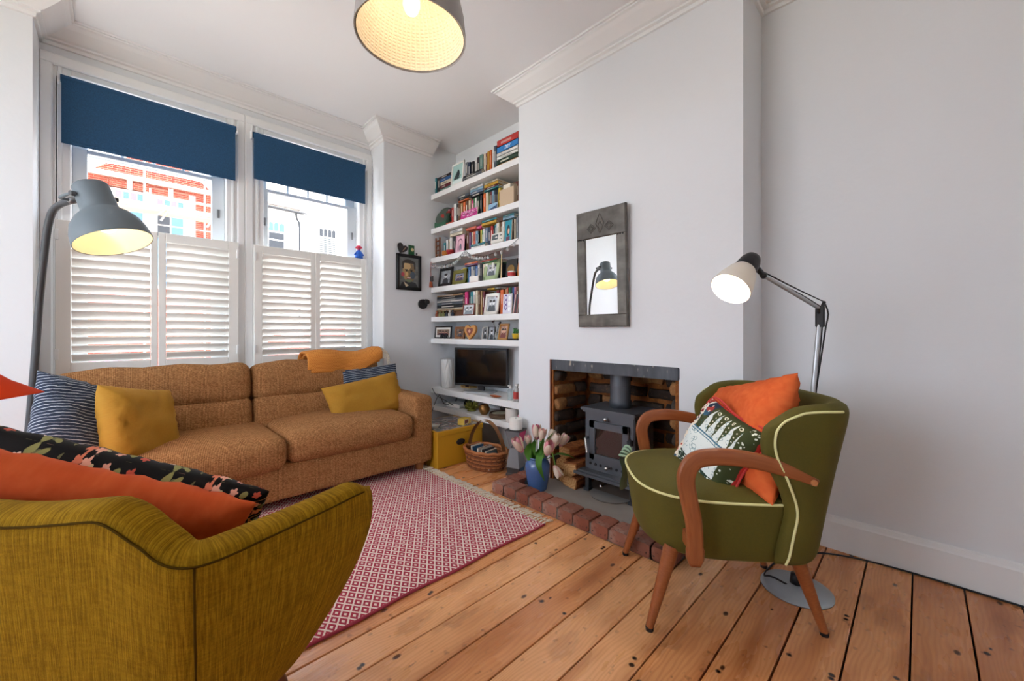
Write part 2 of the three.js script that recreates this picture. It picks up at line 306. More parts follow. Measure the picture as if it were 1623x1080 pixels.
// half-height shutters
const shutterMat = std(0xf1efe9, 0.5);
function shutter(x0, x1, l0, l1, label, knobSide) {
  const t = thing('window_shutter', label, 'shutter', [(x0 + x1) / 2, 0.62, -3.375], 0, 'half-height louvred window shutters'), cx = (x0 + x1) / 2, T = 0.026;
  part(t, 'stile', at(cbox(l0 - x0, 1.005, T), (x0 + l0) / 2 - cx, 0.5025, 0), shutterMat);
  part(t, 'stile', at(cbox(x1 - l1, 1.005, T), (x1 + l1) / 2 - cx, 0.5025, 0), shutterMat);
  part(t, 'rail', at(cbox(l1 - l0, 0.06, T), (l0 + l1) / 2 - cx, 0.975, 0), shutterMat);
  part(t, 'rail', at(cbox(l1 - l0, 0.2, T), (l0 + l1) / 2 - cx, 0.1, 0), shutterMat);
  const N = 15, y0 = 0.2, y1 = 0.945, pitch = (y1 - y0) / N;
  const ls = new THREE.Shape(); ls.absellipse(0, 0, 0.031, 0.0055, 0, PI * 2);
  const lg = rot(extrude(ls, l1 - l0 - 0.004, 0, 8), 0, PI / 2, 0); at(lg, -(l1 - l0 - 0.004) / 2, 0, 0); smoothNormals(lg); muv(lg);
  for (let k = 0; k < N; k++) { const m = part(t, 'louvre', lg, shutterMat); m.position.set((l0 + l1) / 2 - cx, y0 + (k + 0.5) * pitch, 0); m.rotation.x = -0.80; }
  const hx = knobSide > 0 ? x1 - cx - 0.006 : x0 - cx + 0.006;
  for (const y of [0.25, 0.92]) part(t, 'hinge', at(cbox(0.014, 0.06, 0.012, 0.002), hx, y, 0.016), M.trim);
}
shutter(-0.262, 0.166, -0.202, 0.134, 'white louvred shutter behind the big grey lamp shade', -1);
shutter(0.17, 0.594, 0.206, 0.535, 'white louvred shutter second from the lamp, under the wide blind', 1);
shutter(0.688, 1.104, 0.739, 1.069, 'white louvred shutter right of the central window post', -1);
shutter(1.108, 1.527, 1.143, 1.476, 'white louvred shutter nearest the portrait wall, behind the throw', 1);

// ------------------------------------------------------------------ street and the houses opposite
{
  const ZF = -20, G = -0.4;
  struct('ground_street', box(-30, 40, G - 0.2, G, -21, -3.62), std(0xc6c2ba, 0.9), 'pale street and pavement outside');
  struct('ground_side', box(-30, XL - 0.1, G - 0.2, G, -3.6, ZBACK + 0.1), std(0xcac6be, 0.95), 'pale side passage paving');
  struct('ground_garden', box(-20, 25, G - 0.2, G, ZBACK + 0.15, 30), std(0x9fa08c, 0.95), 'pale garden paving');
  const brickTex = dataTex(256, 256, (u, v) => {
    const row = Math.floor(v * 16), fy = v * 16 - row, x = u * 6 + (row % 2) * 0.5, col = Math.floor(x), fx = x - col;
    const n = NT[(row * 91 + ((col % 6) + 6) % 6 * 37) & 65535], e = fbm(u * 32, v * 32, 32, 32, 2);
    if (fy < 0.13 || fx < 0.045) return [150 + e * 20, 120 + e * 18, 100 + e * 18];
    return mix3([150, 56, 34], [112, 34, 20], n * 0.8 + e * 0.2);
  });
  const bt = (m) => { const t = brickTex.clone(); t.repeat.set(1 / 1.35, 1 / 1.2); t.needsUpdate = true; return std(m, 0.9, { map: t }); };
  const brick = bt(0xffffff), white = std(0xe9e6e0, 0.8), slate = std(0x8f8d92, 0.85), dk = std(0x2b2d31, 0.4), blue = std(0x4f728c, 0.25), pole = std(0xb9b7b2, 0.4, { metalness: 0.6 }), boardM = std(0xd2b493, 0.85);
  // slate rows
  const roofTex = (c1, c2) => dataTex(128, 128, (u, v) => { const row = Math.floor(v * 12), f = v * 12 - row, n = NT[(row * 53 + Math.floor(u * 14 + (row % 2) * 0.5) * 17) & 65535]; const c = mix3(c1, c2, n); return f < 0.16 ? c.map((q) => q * 0.7) : c; }, { rep: [0.5, 0.5] });

  const h = thing('brick_house', 'red brick gabled house across the street with scaffolding in front', 'house', [0, G, ZF]);
  const y = (v) => v - G;
  part(h, 'wall', muv(box(-4.5, 3.9, 0, y(6.55), -5, 0)), brick);
  // gable with stepped shoulders
  const gs = poly([[-0.75, y(6.62)], [-0.5, y(6.84)], [-0.2, y(6.9)], [-0.1, y(7.14)], [0.2, y(7.3)], [0.9, y(8.0)], [1.6, y(7.3)], [1.8, y(7.14)], [1.92, y(6.9)], [2.15, y(6.84)], [2.4, y(6.62)]]);
  const gg = muv(extrude(gs, 0.3)); gg.translate(0.12, 0, -0.12); part(h, 'gable', gg, brick);
  part(h, 'cornice', [cboxAt(-4.5, 3.9, y(6.46), y(6.58), -0.1, 0.3, 0.02), cboxAt(-4.5, 3.9, y(6.0), y(6.08), -0.05, 0.08, 0.01)], white);
  const bl = (a, b, w) => { const d = V(b[0] - a[0], b[1] - a[1], 0), L = d.length(), g = cbox(L, w, 0.3, 0.01); g.rotateZ(Math.atan2(d.y, d.x)); return at(g, (a[0] + b[0]) / 2, (a[1] + b[1]) / 2, 0.12); };
  part(h, 'barge_board', bl([-1.3, y(6.6)], [0.92, y(8.35)], 0.26), white); part(h, 'barge_board', bl([0.9, y(8.35)], [2.85, y(6.5)], 0.26), white);
  const rs = std(0xffffff, 0.85, { map: roofTex([190, 194, 202], [150, 152, 160]) });
  const roof = muv(box(-4.5, 3.9, 0, 0.12, -5.0, 0)); roof.rotateX(0.62); part(h, 'roof', at(roof, 0, y(6.6), 0.05), rs);
  for (const [x0, x1, tp] of [[-0.15, 0.6, 6.03], [0.95, 1.75, 5.98], [-2.6, -1.7, 6.0]]) {
    const w = part(h, 'window_frame', [cboxAt(x0 - 0.1, x1 + 0.1, y(tp - 1.5), y(tp + 0.05), -0.1, 0.05, 0.01)], white);
    const n = 4; for (let k = 0; k < n; k++) { const a = lerp(x0, x1, k / n) + 0.02, b = lerp(x0, x1, (k + 1) / n) - 0.02; part(w, 'pane', box(a, b, y(tp - 0.28), y(tp - 0.03), 0.04, 0.06), k % 2 ? blue : std(0x7d6a86, 0.3)); }
    part(w, 'pane', box(x0 + 0.03, (x0 + x1) / 2 - 0.02, y(tp - 1.4), y(tp - 0.34), 0.04, 0.06), dk); part(w, 'pane', box((x0 + x1) / 2 + 0.02, x1 - 0.03, y(tp - 1.4), y(tp - 0.34), 0.04, 0.06), blue);
    part(h, 'lintel', muv(cboxAt(x0 - 0.15, x1 + 0.15, y(tp + 0.1), y(tp + 0.34), -0.05, 0.09, 0.02)), brick);
    part(h, 'keystone', cboxAt((x0 + x1) / 2 - 0.07, (x0 + x1) / 2 + 0.07, y(tp + 0.08), y(tp + 0.42), -0.05, 0.12, 0.01), white);
  }
  part(h, 'stone_panel', cboxAt(0.66, 0.9, y(4.4), y(6.3), -0.05, 0.06, 0.01), white);
  part(h, 'stone_panel', cboxAt(1.82, 2.1, y(4.4), y(6.3), -0.05, 0.06, 0.01), white);
  for (const [x0, x1] of [[0.9, 1.8], [-0.2, 0.7]]) { const w = part(h, 'window_frame', cboxAt(x0 - 0.1, x1 + 0.1, y(2.6), y(4.6), -0.1, 0.05, 0.01), white); part(w, 'pane', box(x0, x1, y(2.7), y(4.5), 0.04, 0.06), blue); }

  const s = thing('scaffolding', 'silver tube scaffolding with boards before the brick house', 'scaffold', [0, G, ZF + 1.2]);
  for (const x of [-2.2, 0.58, 2.25, 3.9]) part(s, 'upright', rod([x, 0, 0], [x, y(8), 0], 0.03, 0.03, 10), pole);
  for (const v of [4.75, 5.72, 6.2]) part(s, 'ledger', rod([-2.8, y(v), 0.05], [4.2, y(v), 0.05], 0.025, 0.025, 10), pole);
  for (const [a, b] of [[0, 0.22], [0.23, 0.45], [0.46, 0.68]]) part(s, 'deck_board', box(-2.8, 4.2, y(5.08), y(5.13), a, b), boardM);
  part(s, 'toe_board', box(-2.8, 4.2, y(5.13), y(5.3), 0.7, 0.74), boardM);
  part(s, 'brace', rod([0.6, y(4.7), 0.1], [1.1, y(5.15), 0.9], 0.025, 0.025, 10), pole);
  for (const x of [1.05, 2.3]) part(s, 'clamp', rod([x - 0.08, y(4.75), 0.75], [x + 0.1, y(5.1), 0.85], 0.04, 0.03, 8), M.steel);

  const w = thing('white_house', 'white rendered house across the street with slate roof and drainpipe', 'house', [0, G, ZF]);
  part(w, 'wall', box(3.95, 8.1, 0, y(6.6), -5, -0.02), white);
  const r2 = muv(box(3.9, 7.4, 0, 0.12, -5.5, 0)); r2.rotateX(0.7); part(w, 'roof', at(r2, 0, y(6.5), 0.25), std(0xffffff, 0.85, { map: roofTex([202, 188, 180], [160, 148, 142]) }));
  const ga = poly([[5.95, y(6.3)], [8.1, y(6.3)], [8.1, y(8.6)], [7.9, y(8.6)]]); const g2 = extrude(ga, 0.3); g2.translate(0, 0, 0.05); part(w, 'gable', g2, white);
  part(w, 'barge_board', bl([5.75, y(6.25)], [8.0, y(8.6)], 0.2), white);
  part(w, 'gutter', rod([3.95, y(6.42), 0.3], [6.1, y(6.36), 0.3], 0.06, 0.06, 10), dk);
  part(w, 'drainpipe', tube([[5.65, y(6.3), 0.3], [5.68, y(6.15), 0.22], [5.85, y(5.9), 0.1], [5.86, y(5.2), 0.1], [5.86, y(3), 0.1], [5.86, y(-0.3), 0.1]], 0.045, 30, 8), dk);
  for (const [x0, x1, t0, b0, shut] of [[4.6, 5.25, 5.85, 4.2, 0], [6.72, 7.5, 5.95, 4.5, 1]]) {
    const f = part(w, 'window_frame', cboxAt(x0 - 0.1, x1 + 0.1, y(b0 - 0.1), y(t0 + 0.1), -0.05, 0.05, 0.01), white), n = shut ? 4 : 3;
    for (let k = 0; k < n; k++) { const a = lerp(x0, x1, k / n) + 0.02, b = lerp(x0, x1, (k + 1) / n) - 0.02, as = new THREE.Shape(); as.moveTo(a, y(t0 - 0.42)); as.lineTo(b, y(t0 - 0.42)); as.lineTo(b, y(t0 - 0.14)); as.absarc((a + b) / 2, y(t0 - 0.14), (b - a) / 2, 0, PI); as.closePath(); const ge = extrude(as, 0.02, 0, 6); ge.translate(0, 0, 0.045); part(f, 'pane', ge, shut ? dk : blue); }
    const cols = shut ? 2 : 1; for (let k = 0; k < cols; k++) { const a = lerp(x0, x1, k / cols) + 0.03, b = lerp(x0, x1, (k + 1) / cols) - 0.03; part(f, 'pane', box(a, b, y(b0 + 0.1), y(t0 - 0.5), 0.045, 0.065), dk); if (shut) for (let q = 0; q < 9; q++) part(f, 'slat', box(a, b, y(b0 + 0.14 + q * 0.09), y(b0 + 0.18 + q * 0.09), 0.05, 0.09), white); else part(f, 'glazing_bar', box(a, b, y(5.0), y(5.06), 0.05, 0.08), white); }
  }
  const b2 = thing('terraced_house', 'buff brick terraced house right of the white house', 'house', [0, G, ZF]);
  part(b2, 'wall', muv(box(8.12, 14, 0, y(9), -5, 0.2)), std(0xd2b79a, 0.9));
  part(b2, 'drainpipe', rod([8.2, 0, 0.28], [8.2, y(9), 0.28], 0.06, 0.06, 8), dk);
  part(b2, 'parapet', cboxAt(8.1, 14, y(8.9), y(9.2), -0.3, 0.35, 0.02), white);
  for (const x of [9.2, 11.4]) { const f = part(b2, 'window_frame', cboxAt(x, x + 1.1, y(4.3), y(6.2), 0, 0.26, 0.01), white); part(f, 'pane', box(x + 0.1, x + 1, y(4.4), y(6.1), 0.25, 0.27), blue); }
  const b3 = thing('terraced_house', 'grey terraced house left of the brick house', 'house', [0, G, ZF]);
  part(b3, 'wall', box(-14, -4.55, 0, y(6.3), -5, 0), std(0xc6c6c4, 0.9));
  const r3 = box(-14, -4.56, 0, 0.12, -5.2, 0); r3.rotateX(0.62); part(b3, 'roof', at(r3, 0, y(6.2), 0.2), rs);
  for (const x of [-7, -10]) { const f = part(b3, 'window_frame', cboxAt(x, x + 1.1, y(4.0), y(5.8), -0.1, 0.06, 0.01), white); part(f, 'pane', box(x + 0.1, x + 1, y(4.1), y(5.7), 0.05, 0.07), dk); }
  // parked cars glimpsed through the louvres
  const car = (x, z, c, label) => {
    const t = thing('parked_car', label, 'car', [x, G, z], 0, 'cars parked in the street');
    const sd = new THREE.Shape(); sd.moveTo(-2.0, 0.3); sd.lineTo(2.0, 0.3); sd.quadraticCurveTo(2.1, 0.75, 1.95, 0.82); sd.lineTo(1.15, 0.92); sd.quadraticCurveTo(0.7, 1.42, 0.3, 1.44); sd.lineTo(-0.9, 1.42); sd.quadraticCurveTo(-1.5, 1.3, -1.8, 0.95); sd.quadraticCurveTo(-2.1, 0.8, -2.0, 0.3);
    const gb = extrude(sd, 1.5, 0.08, 10); gb.translate(0, 0, -0.75); part(t, 'body', gb, phys(c, 0.3, { clearcoat: 1 }));
    for (const [a, b] of [[-1.25, -0.3], [-0.2, 0.75]]) part(t, 'window', box(a, b, 0.95, 1.3, 0.8, 0.85), dk);
    for (const q of [-1.3, 1.3]) for (const k of [-0.72, 0.72]) part(t, 'wheel', at(rot(new THREE.CylinderGeometry(0.31, 0.31, 0.2, 20), PI / 2), q, 0.31, k), M.black);
  };
  car(-1.6, -8.2, 0x3d8fb5, 'blue car parked in the street outside'); car(3.6, -8.2, 0xb23a2c, 'red car parked in the street outside'); car(8.3, -8.2, 0xdfe0e0, 'white car parked in the street outside');
}

// ------------------------------------------------------------------ fireplace: recess bricks, lintel, hearth, stove
{
  const lump = (w, h, d, rough, n = 4, cr0 = 0.007) => {   // irregular brick
    const g = new THREE.BoxGeometry(w, h, d, n, n === 6 ? 6 : 3, n === 6 ? 6 : 3), p = g.attributes.position, s = rnd() * 50;
    for (let i = 0; i < p.count; i++) { const x = p.getX(i), y = p.getY(i), z = p.getZ(i); const k = (a, b, c) => fbm((a + s) * 14 + c * 5, (b + s) * 14 + c * 9, 4096, 4096, 2) - 0.5; const ex = Math.abs(x) / (w / 2), ey = Math.abs(y) / (h / 2), ez = Math.abs(z) / (d / 2), cor = (Math.max(0, ex + ey - 1.7) + Math.max(0, ey + ez - 1.7) + Math.max(0, ex + ez - 1.7)) * cr0; p.setXYZ(i, x - Math.sign(x) * cor + k(y, z, 1) * rough, y - Math.sign(y) * cor + k(x, z, 2) * rough, z - Math.sign(z) * cor + k(x, y, 3) * rough); }
    if (n === 6) g.computeVertexNormals(); else smoothNormals(g); return muv(g);
  };
  const sootTex = dataTex(256, 256, (u, v) => { const n = fbm(u * 6, v * 6, 6, 6, 5), m = fbm(u * 20 + 5, v * 20, 20, 20, 3); let c = mix3([40, 34, 32], [92, 72, 56], n); if (m > 0.62) c = mix3(c, [150, 108, 64], (m - 0.62) * 3); if (n > 0.66) c = mix3(c, [120, 116, 112], (n - 0.66) * 3); return c; }, { rep: [4, 4] });
  const brownTex = dataTex(256, 256, (u, v) => { const n = fbm(u * 6, v * 6, 6, 6, 5), m = fbm(u * 24 + 5, v * 24, 24, 24, 3); let c = mix3([112, 76, 46], [186, 132, 78], n); if (m > 0.6) c = mix3(c, [196, 146, 84], (m - 0.6) * 3); return c; }, { rep: [4, 4] });
  const soot = std(0xffffff, 0.75, { map: sootTex, bumpMap: sootTex, bumpScale: 0.004 }), sootB = std(0xd2c4ba, 0.85, { map: sootTex, bumpMap: sootTex, bumpScale: 0.004 }), sandy = std(0xffffff, 0.92, { map: brownTex, bumpMap: brownTex, bumpScale: 0.004 }), mortar = std(0xffffff, 0.95, { map: brownTex, color: 0xf0cfa6, bumpMap: brownTex, bumpScale: 0.006 });
  const f = struct('wall_firebox', null, null, 'sooty exposed brick lining of the fireplace recess');
  // mortar beds
  part(f, 'mortar', [box(2.05, 2.44, 0.0, 0.80, -1.72, -1.700), box(2.05, 2.44, 0.0, 0.80, -0.885, -0.865), box(2.425, 2.44, 0, 0.81, -1.72, -0.865)], mortar);
  const H = 0.068, gap = 0.022, rowH = H + gap;
  for (let r = 0; r * rowH < 0.72; r++) {
    const y = 0.03 + r * rowH + H / 2;
    // cheeks (along x)
    for (const side of [-1, 1]) {
      const cuts = r % 2 ? [2.062, 2.17, 2.40] : [2.062, 2.275, 2.40]; 
      for (let k = 0; k + 1 < cuts.length; k++) { const a = cuts[k], b = cuts[k + 1] - 0.016; const m = part(f, 'brick', lump(b - a, H + rr(-0.008, 0.006), 0.05, 0.02), pick([soot, soot, sootB, sandy])); m.position.set((a + b) / 2, y + rr(-0.004, 0.004), side < 0 ? -1.692 + rr(-0.004, 0.004) : -0.893 + rr(-0.004, 0.004)); m.rotation.z = rr(-0.03, 0.03); }
    }
    // back (along z)
    for (let z = -1.66 - (r % 2) * 0.11; z < -0.92; z += 0.225) { const a = Math.max(z, -1.66), b = Math.min(z + 0.205, -0.925); if (b - a < 0.04) continue; const m = part(f, 'brick', lump(0.05, H + rr(-0.01, 0.008), b - a, 0.022), pick([soot, sootB, sandy, sandy])); m.position.set(2.415, y + rr(-0.005, 0.005), (a + b) / 2); m.rotation.x = rr(-0.04, 0.04); }
  }
  // lintel
  const lintTex = dataTex(256, 64, (u, v) => { const n = fbm(u * 24, v * 6, 24, 6, 4), q = vnoise(u * 120, v * 30, 120, 30); let c = mix3([46, 50, 56], [96, 100, 106], n); if (q > 0.9) c = mix3(c, [205, 190, 170], 0.7); return c; });
  const lg = cboxAt(2.038, 2.16, 0.745, 0.812, -1.712, -0.862, 0.006); muv(lg, 1.2);
  single('fireplace_lintel', lg, std(0xffffff, 0.55, { map: lintTex, bumpMap: lintTex, bumpScale: 0.004 }), 'blackened iron lintel across the top of the fireplace', 'lintel');
  const edge = single('corner_bead', cboxAt(2.036, 2.056, 0.0, 0.812, -1.722, -1.7135, 0.002), std(0x7a3f22, 0.8), 'rusty metal strip on the fireplace opening edge', 'strip');

  // hearth
  const h = thing('brick_hearth', 'low red brick hearth kerb around a grey slab', 'hearth', [1.646, 0, -1.29]);
  const redTex = dataTex(256, 256, (u, v) => { const n = fbm(u * 5, v * 5, 5, 5, 5), m = fbm(u * 30, v * 30, 30, 30, 2); let c = mix3([174, 114, 90], [132, 86, 72], n); c = mix3(c, [178, 154, 142], clamp((fbm(u * 4 + 9, v * 4, 4, 4, 4) - 0.5) * 2.2, 0, 0.7)); if (m > 0.78) c = c.map((q) => q * 0.55); return c; }, { rep: [5, 5] });
  const reds = [0xffffff, 0xe0d2cc, 0xd8b8a8, 0xf4dcd2].map((c) => std(c, 0.88, { map: redTex, bumpMap: redTex, bumpScale: 0.003 }));
  const slabTex = dataTex(256, 256, (u, v) => { const n = fbm(u * 4, v * 4, 4, 4, 5); let c = mix3([172, 166, 160], [132, 120, 110], n); c = mix3(c, [150, 112, 84], clamp((fbm(u * 3 + 5, v * 3, 3, 3, 4) - 0.52) * 3, 0, 0.8)); return c; });
  part(h, 'slab', muv(box(0.09, 0.398, 0.002, 0.022, -0.48, 0.49)), std(0xffffff, 0.8, { map: slabTex, bumpMap: slabTex, bumpScale: 0.002 }));
  part(h, 'mortar_bed', [box(0.006, 0.1, 0.002, 0.055, -0.567, 0.567), box(0.006, 0.40, 0.002, 0.055, -0.567, -0.465), box(0.006, 0.40, 0.002, 0.055, 0.465, 0.567)], std(0x6e645c, 0.95));
  const n = 11, w = 1.146 / n;
  for (let k = 0; k < n; k++) { const m = part(h, 'brick', lump(0.112, 0.062, w - 0.009, 0.004, 6, 0.004), reds[k % 4]); m.position.set(0.056, 0.036 + rr(-0.0015, 0.0015), -0.573 + (k + 0.5) * w); m.rotation.y = rr(-0.015, 0.015); }
  for (const s of [-1, 1]) for (let k = 0; k < 3; k++) { const L = 0.096, m = part(h, 'brick', lump(L - 0.009, 0.062, 0.108, 0.004, 6, 0.004), reds[(k + 2) % 4]); m.position.set(0.117 + (k + 0.5) * L, 0.036, s * 0.519); }
  // slab inside the recess
  part(f, 'recess_slab', muv(box(2.047, 2.425, 0.002, 0.022, -1.70, -0.885)), std(0xd8cdc4, 0.85, { map: slabTex }));

  // wood-burning stove, faces -x
  const iron = std(0x5c6066, 0.48, { metalness: 0.3, bumpMap: plasterBump, bumpScale: 0.0006 }), iron2 = std(0x3c3f44, 0.55, { metalness: 0.3 });
  const s = thing('wood_stove', 'dark grey cast iron wood-burning stove with glass door and flue', 'stove', [2.05, 0.022, -1.283]);
  const W = 0.335;
  part(s, 'body', [cboxAt(0.0, 0.235, 0.135, 0.49, -W / 2, W / 2, 0.008)], iron);
  part(s, 'top_plate', [cboxAt(-0.025, 0.25, 0.495, 0.513, -W / 2 - 0.018, W / 2 + 0.018, 0.008), cboxAt(-0.012, 0.24, 0.483, 0.496, -W / 2 - 0.008, W / 2 + 0.008, 0.005)], iron);
  for (const z of [-0.15, 0.15]) for (const x of [0.015, 0.205]) part(s, 'leg', [cboxAt(x - 0.018, x + 0.018, 0.012, 0.14, z - 0.014, z + 0.014, 0.004), cboxAt(x - 0.028, x + 0.02, 0, 0.016, z - 0.02, z + 0.02, 0.004)], iron2);
  part(s, 'ash_shelf', [cboxAt(-0.075, 0.03, 0.112, 0.128, -W / 2 - 0.035, W / 2 + 0.035, 0.006), cboxAt(-0.055, 0.0, 0.126, 0.137, -W / 2 - 0.015, W / 2 + 0.015, 0.004)], iron);
  const door = part(s, 'door', [cboxAt(-0.018, 0.002, 0.205, 0.435, -0.125, -0.083, 0.005), cboxAt(-0.018, 0.002, 0.205, 0.435, 0.098, 0.14, 0.005), cboxAt(-0.018, 0.002, 0.395, 0.435, -0.125, 0.14, 0.005), cboxAt(-0.018, 0.002, 0.205, 0.238, -0.125, 0.14, 0.005)], iron);
  part(door, 'glass', box(-0.006, -0.003, 0.236, 0.398, -0.086, 0.1), phys(0x2a221d, 0.06, { metalness: 0, clearcoat: 1, clearcoatRoughness: 0.03 }), 'smoked glass');
  part(door, 'handle', [rod([-0.03, 0.325, -0.142], [-0.06, 0.25, -0.11], 0.008, 0.006), rod([-0.01, 0.33, -0.14], [-0.035, 0.325, -0.143], 0.011, 0.011)], M.chrome, 'chrome lever');
  part(door, 'hinge', [rod([-0.012, 0.335, 0.15], [-0.012, 0.365, 0.15], 0.013), rod([-0.012, 0.34, 0.145], [-0.012, 0.36, 0.145], 0.017)], iron2);
  part(door, 'hinge', rod([-0.014, 0.235, 0.152], [-0.014, 0.30, 0.152], 0.012, 0.009), M.steel);
  for (let k = 0; k < 8; k++) part(s, 'air_hole', rot(at(new THREE.CylinderGeometry(0.008, 0.008, 0.004, 12), 0, 0, 0), 0, 0, PI / 2).translate(-0.001, 0.172, -0.125 + k * 0.036), M.black);
  part(s, 'air_control_knob', [at(rot(new THREE.CylinderGeometry(0.012, 0.012, 0.02, 16), 0, 0, PI / 2), -0.012, 0.172, 0.0), ball(0.012, -0.024, 0.172, 0)], M.chrome);
  part(s, 'vent_knob', [at(rot(new THREE.CylinderGeometry(0.013, 0.01, 0.024, 16), 0, 0, PI / 2), -0.012, 0.458, -0.005), ball(0.013, -0.026, 0.458, -0.005)], M.chrome);
  part(s, 'riddling_knob', [rod([0.05, 0.07, -0.02], [-0.04, 0.07, -0.02], 0.004), ball(0.012, -0.045, 0.07, -0.02)], M.chrome);
  part(s, 'ash_pan', at(rot(new THREE.CylinderGeometry(0.125, 0.12, 0.006, 32, 1, false, 0, PI), 0, PI, 0), 0.03, 0.006, 0), std(0x8d8a86, 0.6));
  part(s, 'flue', [lathe([[0, 0.513], [0.066, 0.513], [0.066, 0.553], [0.061, 0.556], [0.061, 0.64], [0.063, 0.642], [0.063, 0.648], [0.061, 0.65], [0.061, 0.80], [0, 0.80]], 32).translate(0.135, 0, 0)], iron);
  part(s, 'tool', tube([[0.1, 0.30, 0.17], [0.1, 0.33, 0.185], [0.1, 0.30, 0.2], [0.1, 0.24, 0.195]], 0.003, 16, 6), iron2);

  // firewood
  const woodTex = dataTex(128, 128, (u, v) => { const r = Math.sin(v * 60 + fbm(u * 6, v * 12, 6, 12, 3) * 9); return mix3([190, 118, 66], [128, 70, 36], r * 0.4 + 0.4); }, { rep: [4, 4] });
  const endTex = dataTex(64, 64, (u, v) => mix3([222, 176, 118], [190, 130, 78], Math.sin(Math.hypot(u - 0.1, v - 0.1) * 50) * 0.4 + 0.4), { rep: [8, 8] });
  const bark = std(0xffffff, 0.9, { map: woodTex }), endM = std(0xffffff, 0.9, { map: endTex });
  const logs = [[2.1, 0.06, -1.527, 0.05, 0.2], [2.15, 0.062, -1.618, -0.06, 3.3], [2.14, 0.143, -1.617, 0.06, 0.1], [2.12, 0.228, -1.572, -0.12, 3.2], [2.09, 0.143, -1.524, 0.05, 3.1]];
  const labels = ['split firewood log at the bottom front of the pile by the stove', 'split firewood log at the bottom back of the pile', 'split log in the middle of the pile, against the brick side', 'topmost split log of the firewood pile beside the stove', 'split log in the middle of the pile, nearest the stove'];
  logs.forEach(([x, y, z, ry, rz], i) => {
    const sec = poly([[-0.045, -0.03], [0.045, -0.035], [0.05, 0.01], [0.012, 0.045], [-0.04, 0.03]]), g = extrude(sec, 0.2, 0.004, 4, 1); g.translate(0, 0, -0.1);
    const t = thing('firewood_log', labels[i], 'log', [x, y, z], 0, 'firewood pile'); t.rotation.set(0, PI / 2 + ry, 0); const m = part(t, 'bark', muv(g), bark); m.rotation.z = rz;
    const e = extrude(sec, 0.002); e.translate(0, 0, 0.1045); const e2 = e.clone().translate(0, 0, -0.211); for (const q of [e, e2]) part(t, 'cut_end', muv(q), endM, 'pale cut end').rotation.z = rz;
  });
}

// ------------------------------------------------------------------ fabrics
const sofaTex = dataTex(256, 256, (u, v) => {
  const rib = Math.sin(u * 28 * PI * 2), row = Math.sin(v * 40 * PI * 2 + Math.floor(u * 28) * PI), sl = fbm(u * 30, v * 90, 30, 90, 2), br = fbm(u * 5, v * 5, 5, 5, 3), th = NT[(Math.floor(u * 28) * 131 + Math.floor(v * 40) * 17) & 65535];
  const k = 0.5 + 0.22 * rib + 0.14 * row + (sl - 0.5) * 0.7 + (th - 0.5) * 0.3; return mix3([110, 69, 37], [204, 152, 102], clamp(k, 0, 1)).map((c) => c * (0.94 + br * 0.12));
}, { rep: [5.5, 5.5] });
const sofaMat = phys(0xffffff, 0.95, { specularIntensity: 0.25, map: sofaTex, bumpMap: sofaTex, bumpScale: 0.0022 });
const velvet = (c, sheen, extra = {}) => phys(c, 0.85, { sheen: 0.6, sheenColor: new THREE.Color(sheen), sheenRoughness: 0.4, ...extra });
const napTex = (a, b) => dataTex(256, 256, (u, v) => mix3(a, b, clamp(fbm(u * 3, v * 3, 3, 3, 5) * 0.8 + vnoise(u * 128, v * 128, 128, 128) * 0.2, 0, 1)), { rep: [2, 2] });
const mustard = velvet(0xffffff, 0xe8c060, { map: napTex([160, 112, 20], [190, 140, 42]) });
const navyTex = dataTex(256, 256, (u, v) => { const s = Math.abs(((v * 20 + (fbm(u * 8, v * 20, 8, 20, 2) - 0.5) * 0.15) % 1) - 0.5), n = vnoise(u * 100, v * 100, 100, 100); return s < 0.11 ? mix3([150, 160, 172], [196, 200, 204], n) : mix3([26, 36, 54], [40, 54, 78], n); }, { rep: [3.2, 3.2] });
const navy = std(0xffffff, 0.9, { map: navyTex });
const orangeTex = dataTex(128, 128, (u, v) => mix3([212, 92, 46], [228, 114, 62], fbm(u * 16, v * 16, 16, 16, 3)), { rep: [4, 4] });
const orangeMat = phys(0xffffff, 0.95, { specularIntensity: 0.3, map: orangeTex, bumpMap: orangeTex, bumpScale: 0.0005 });

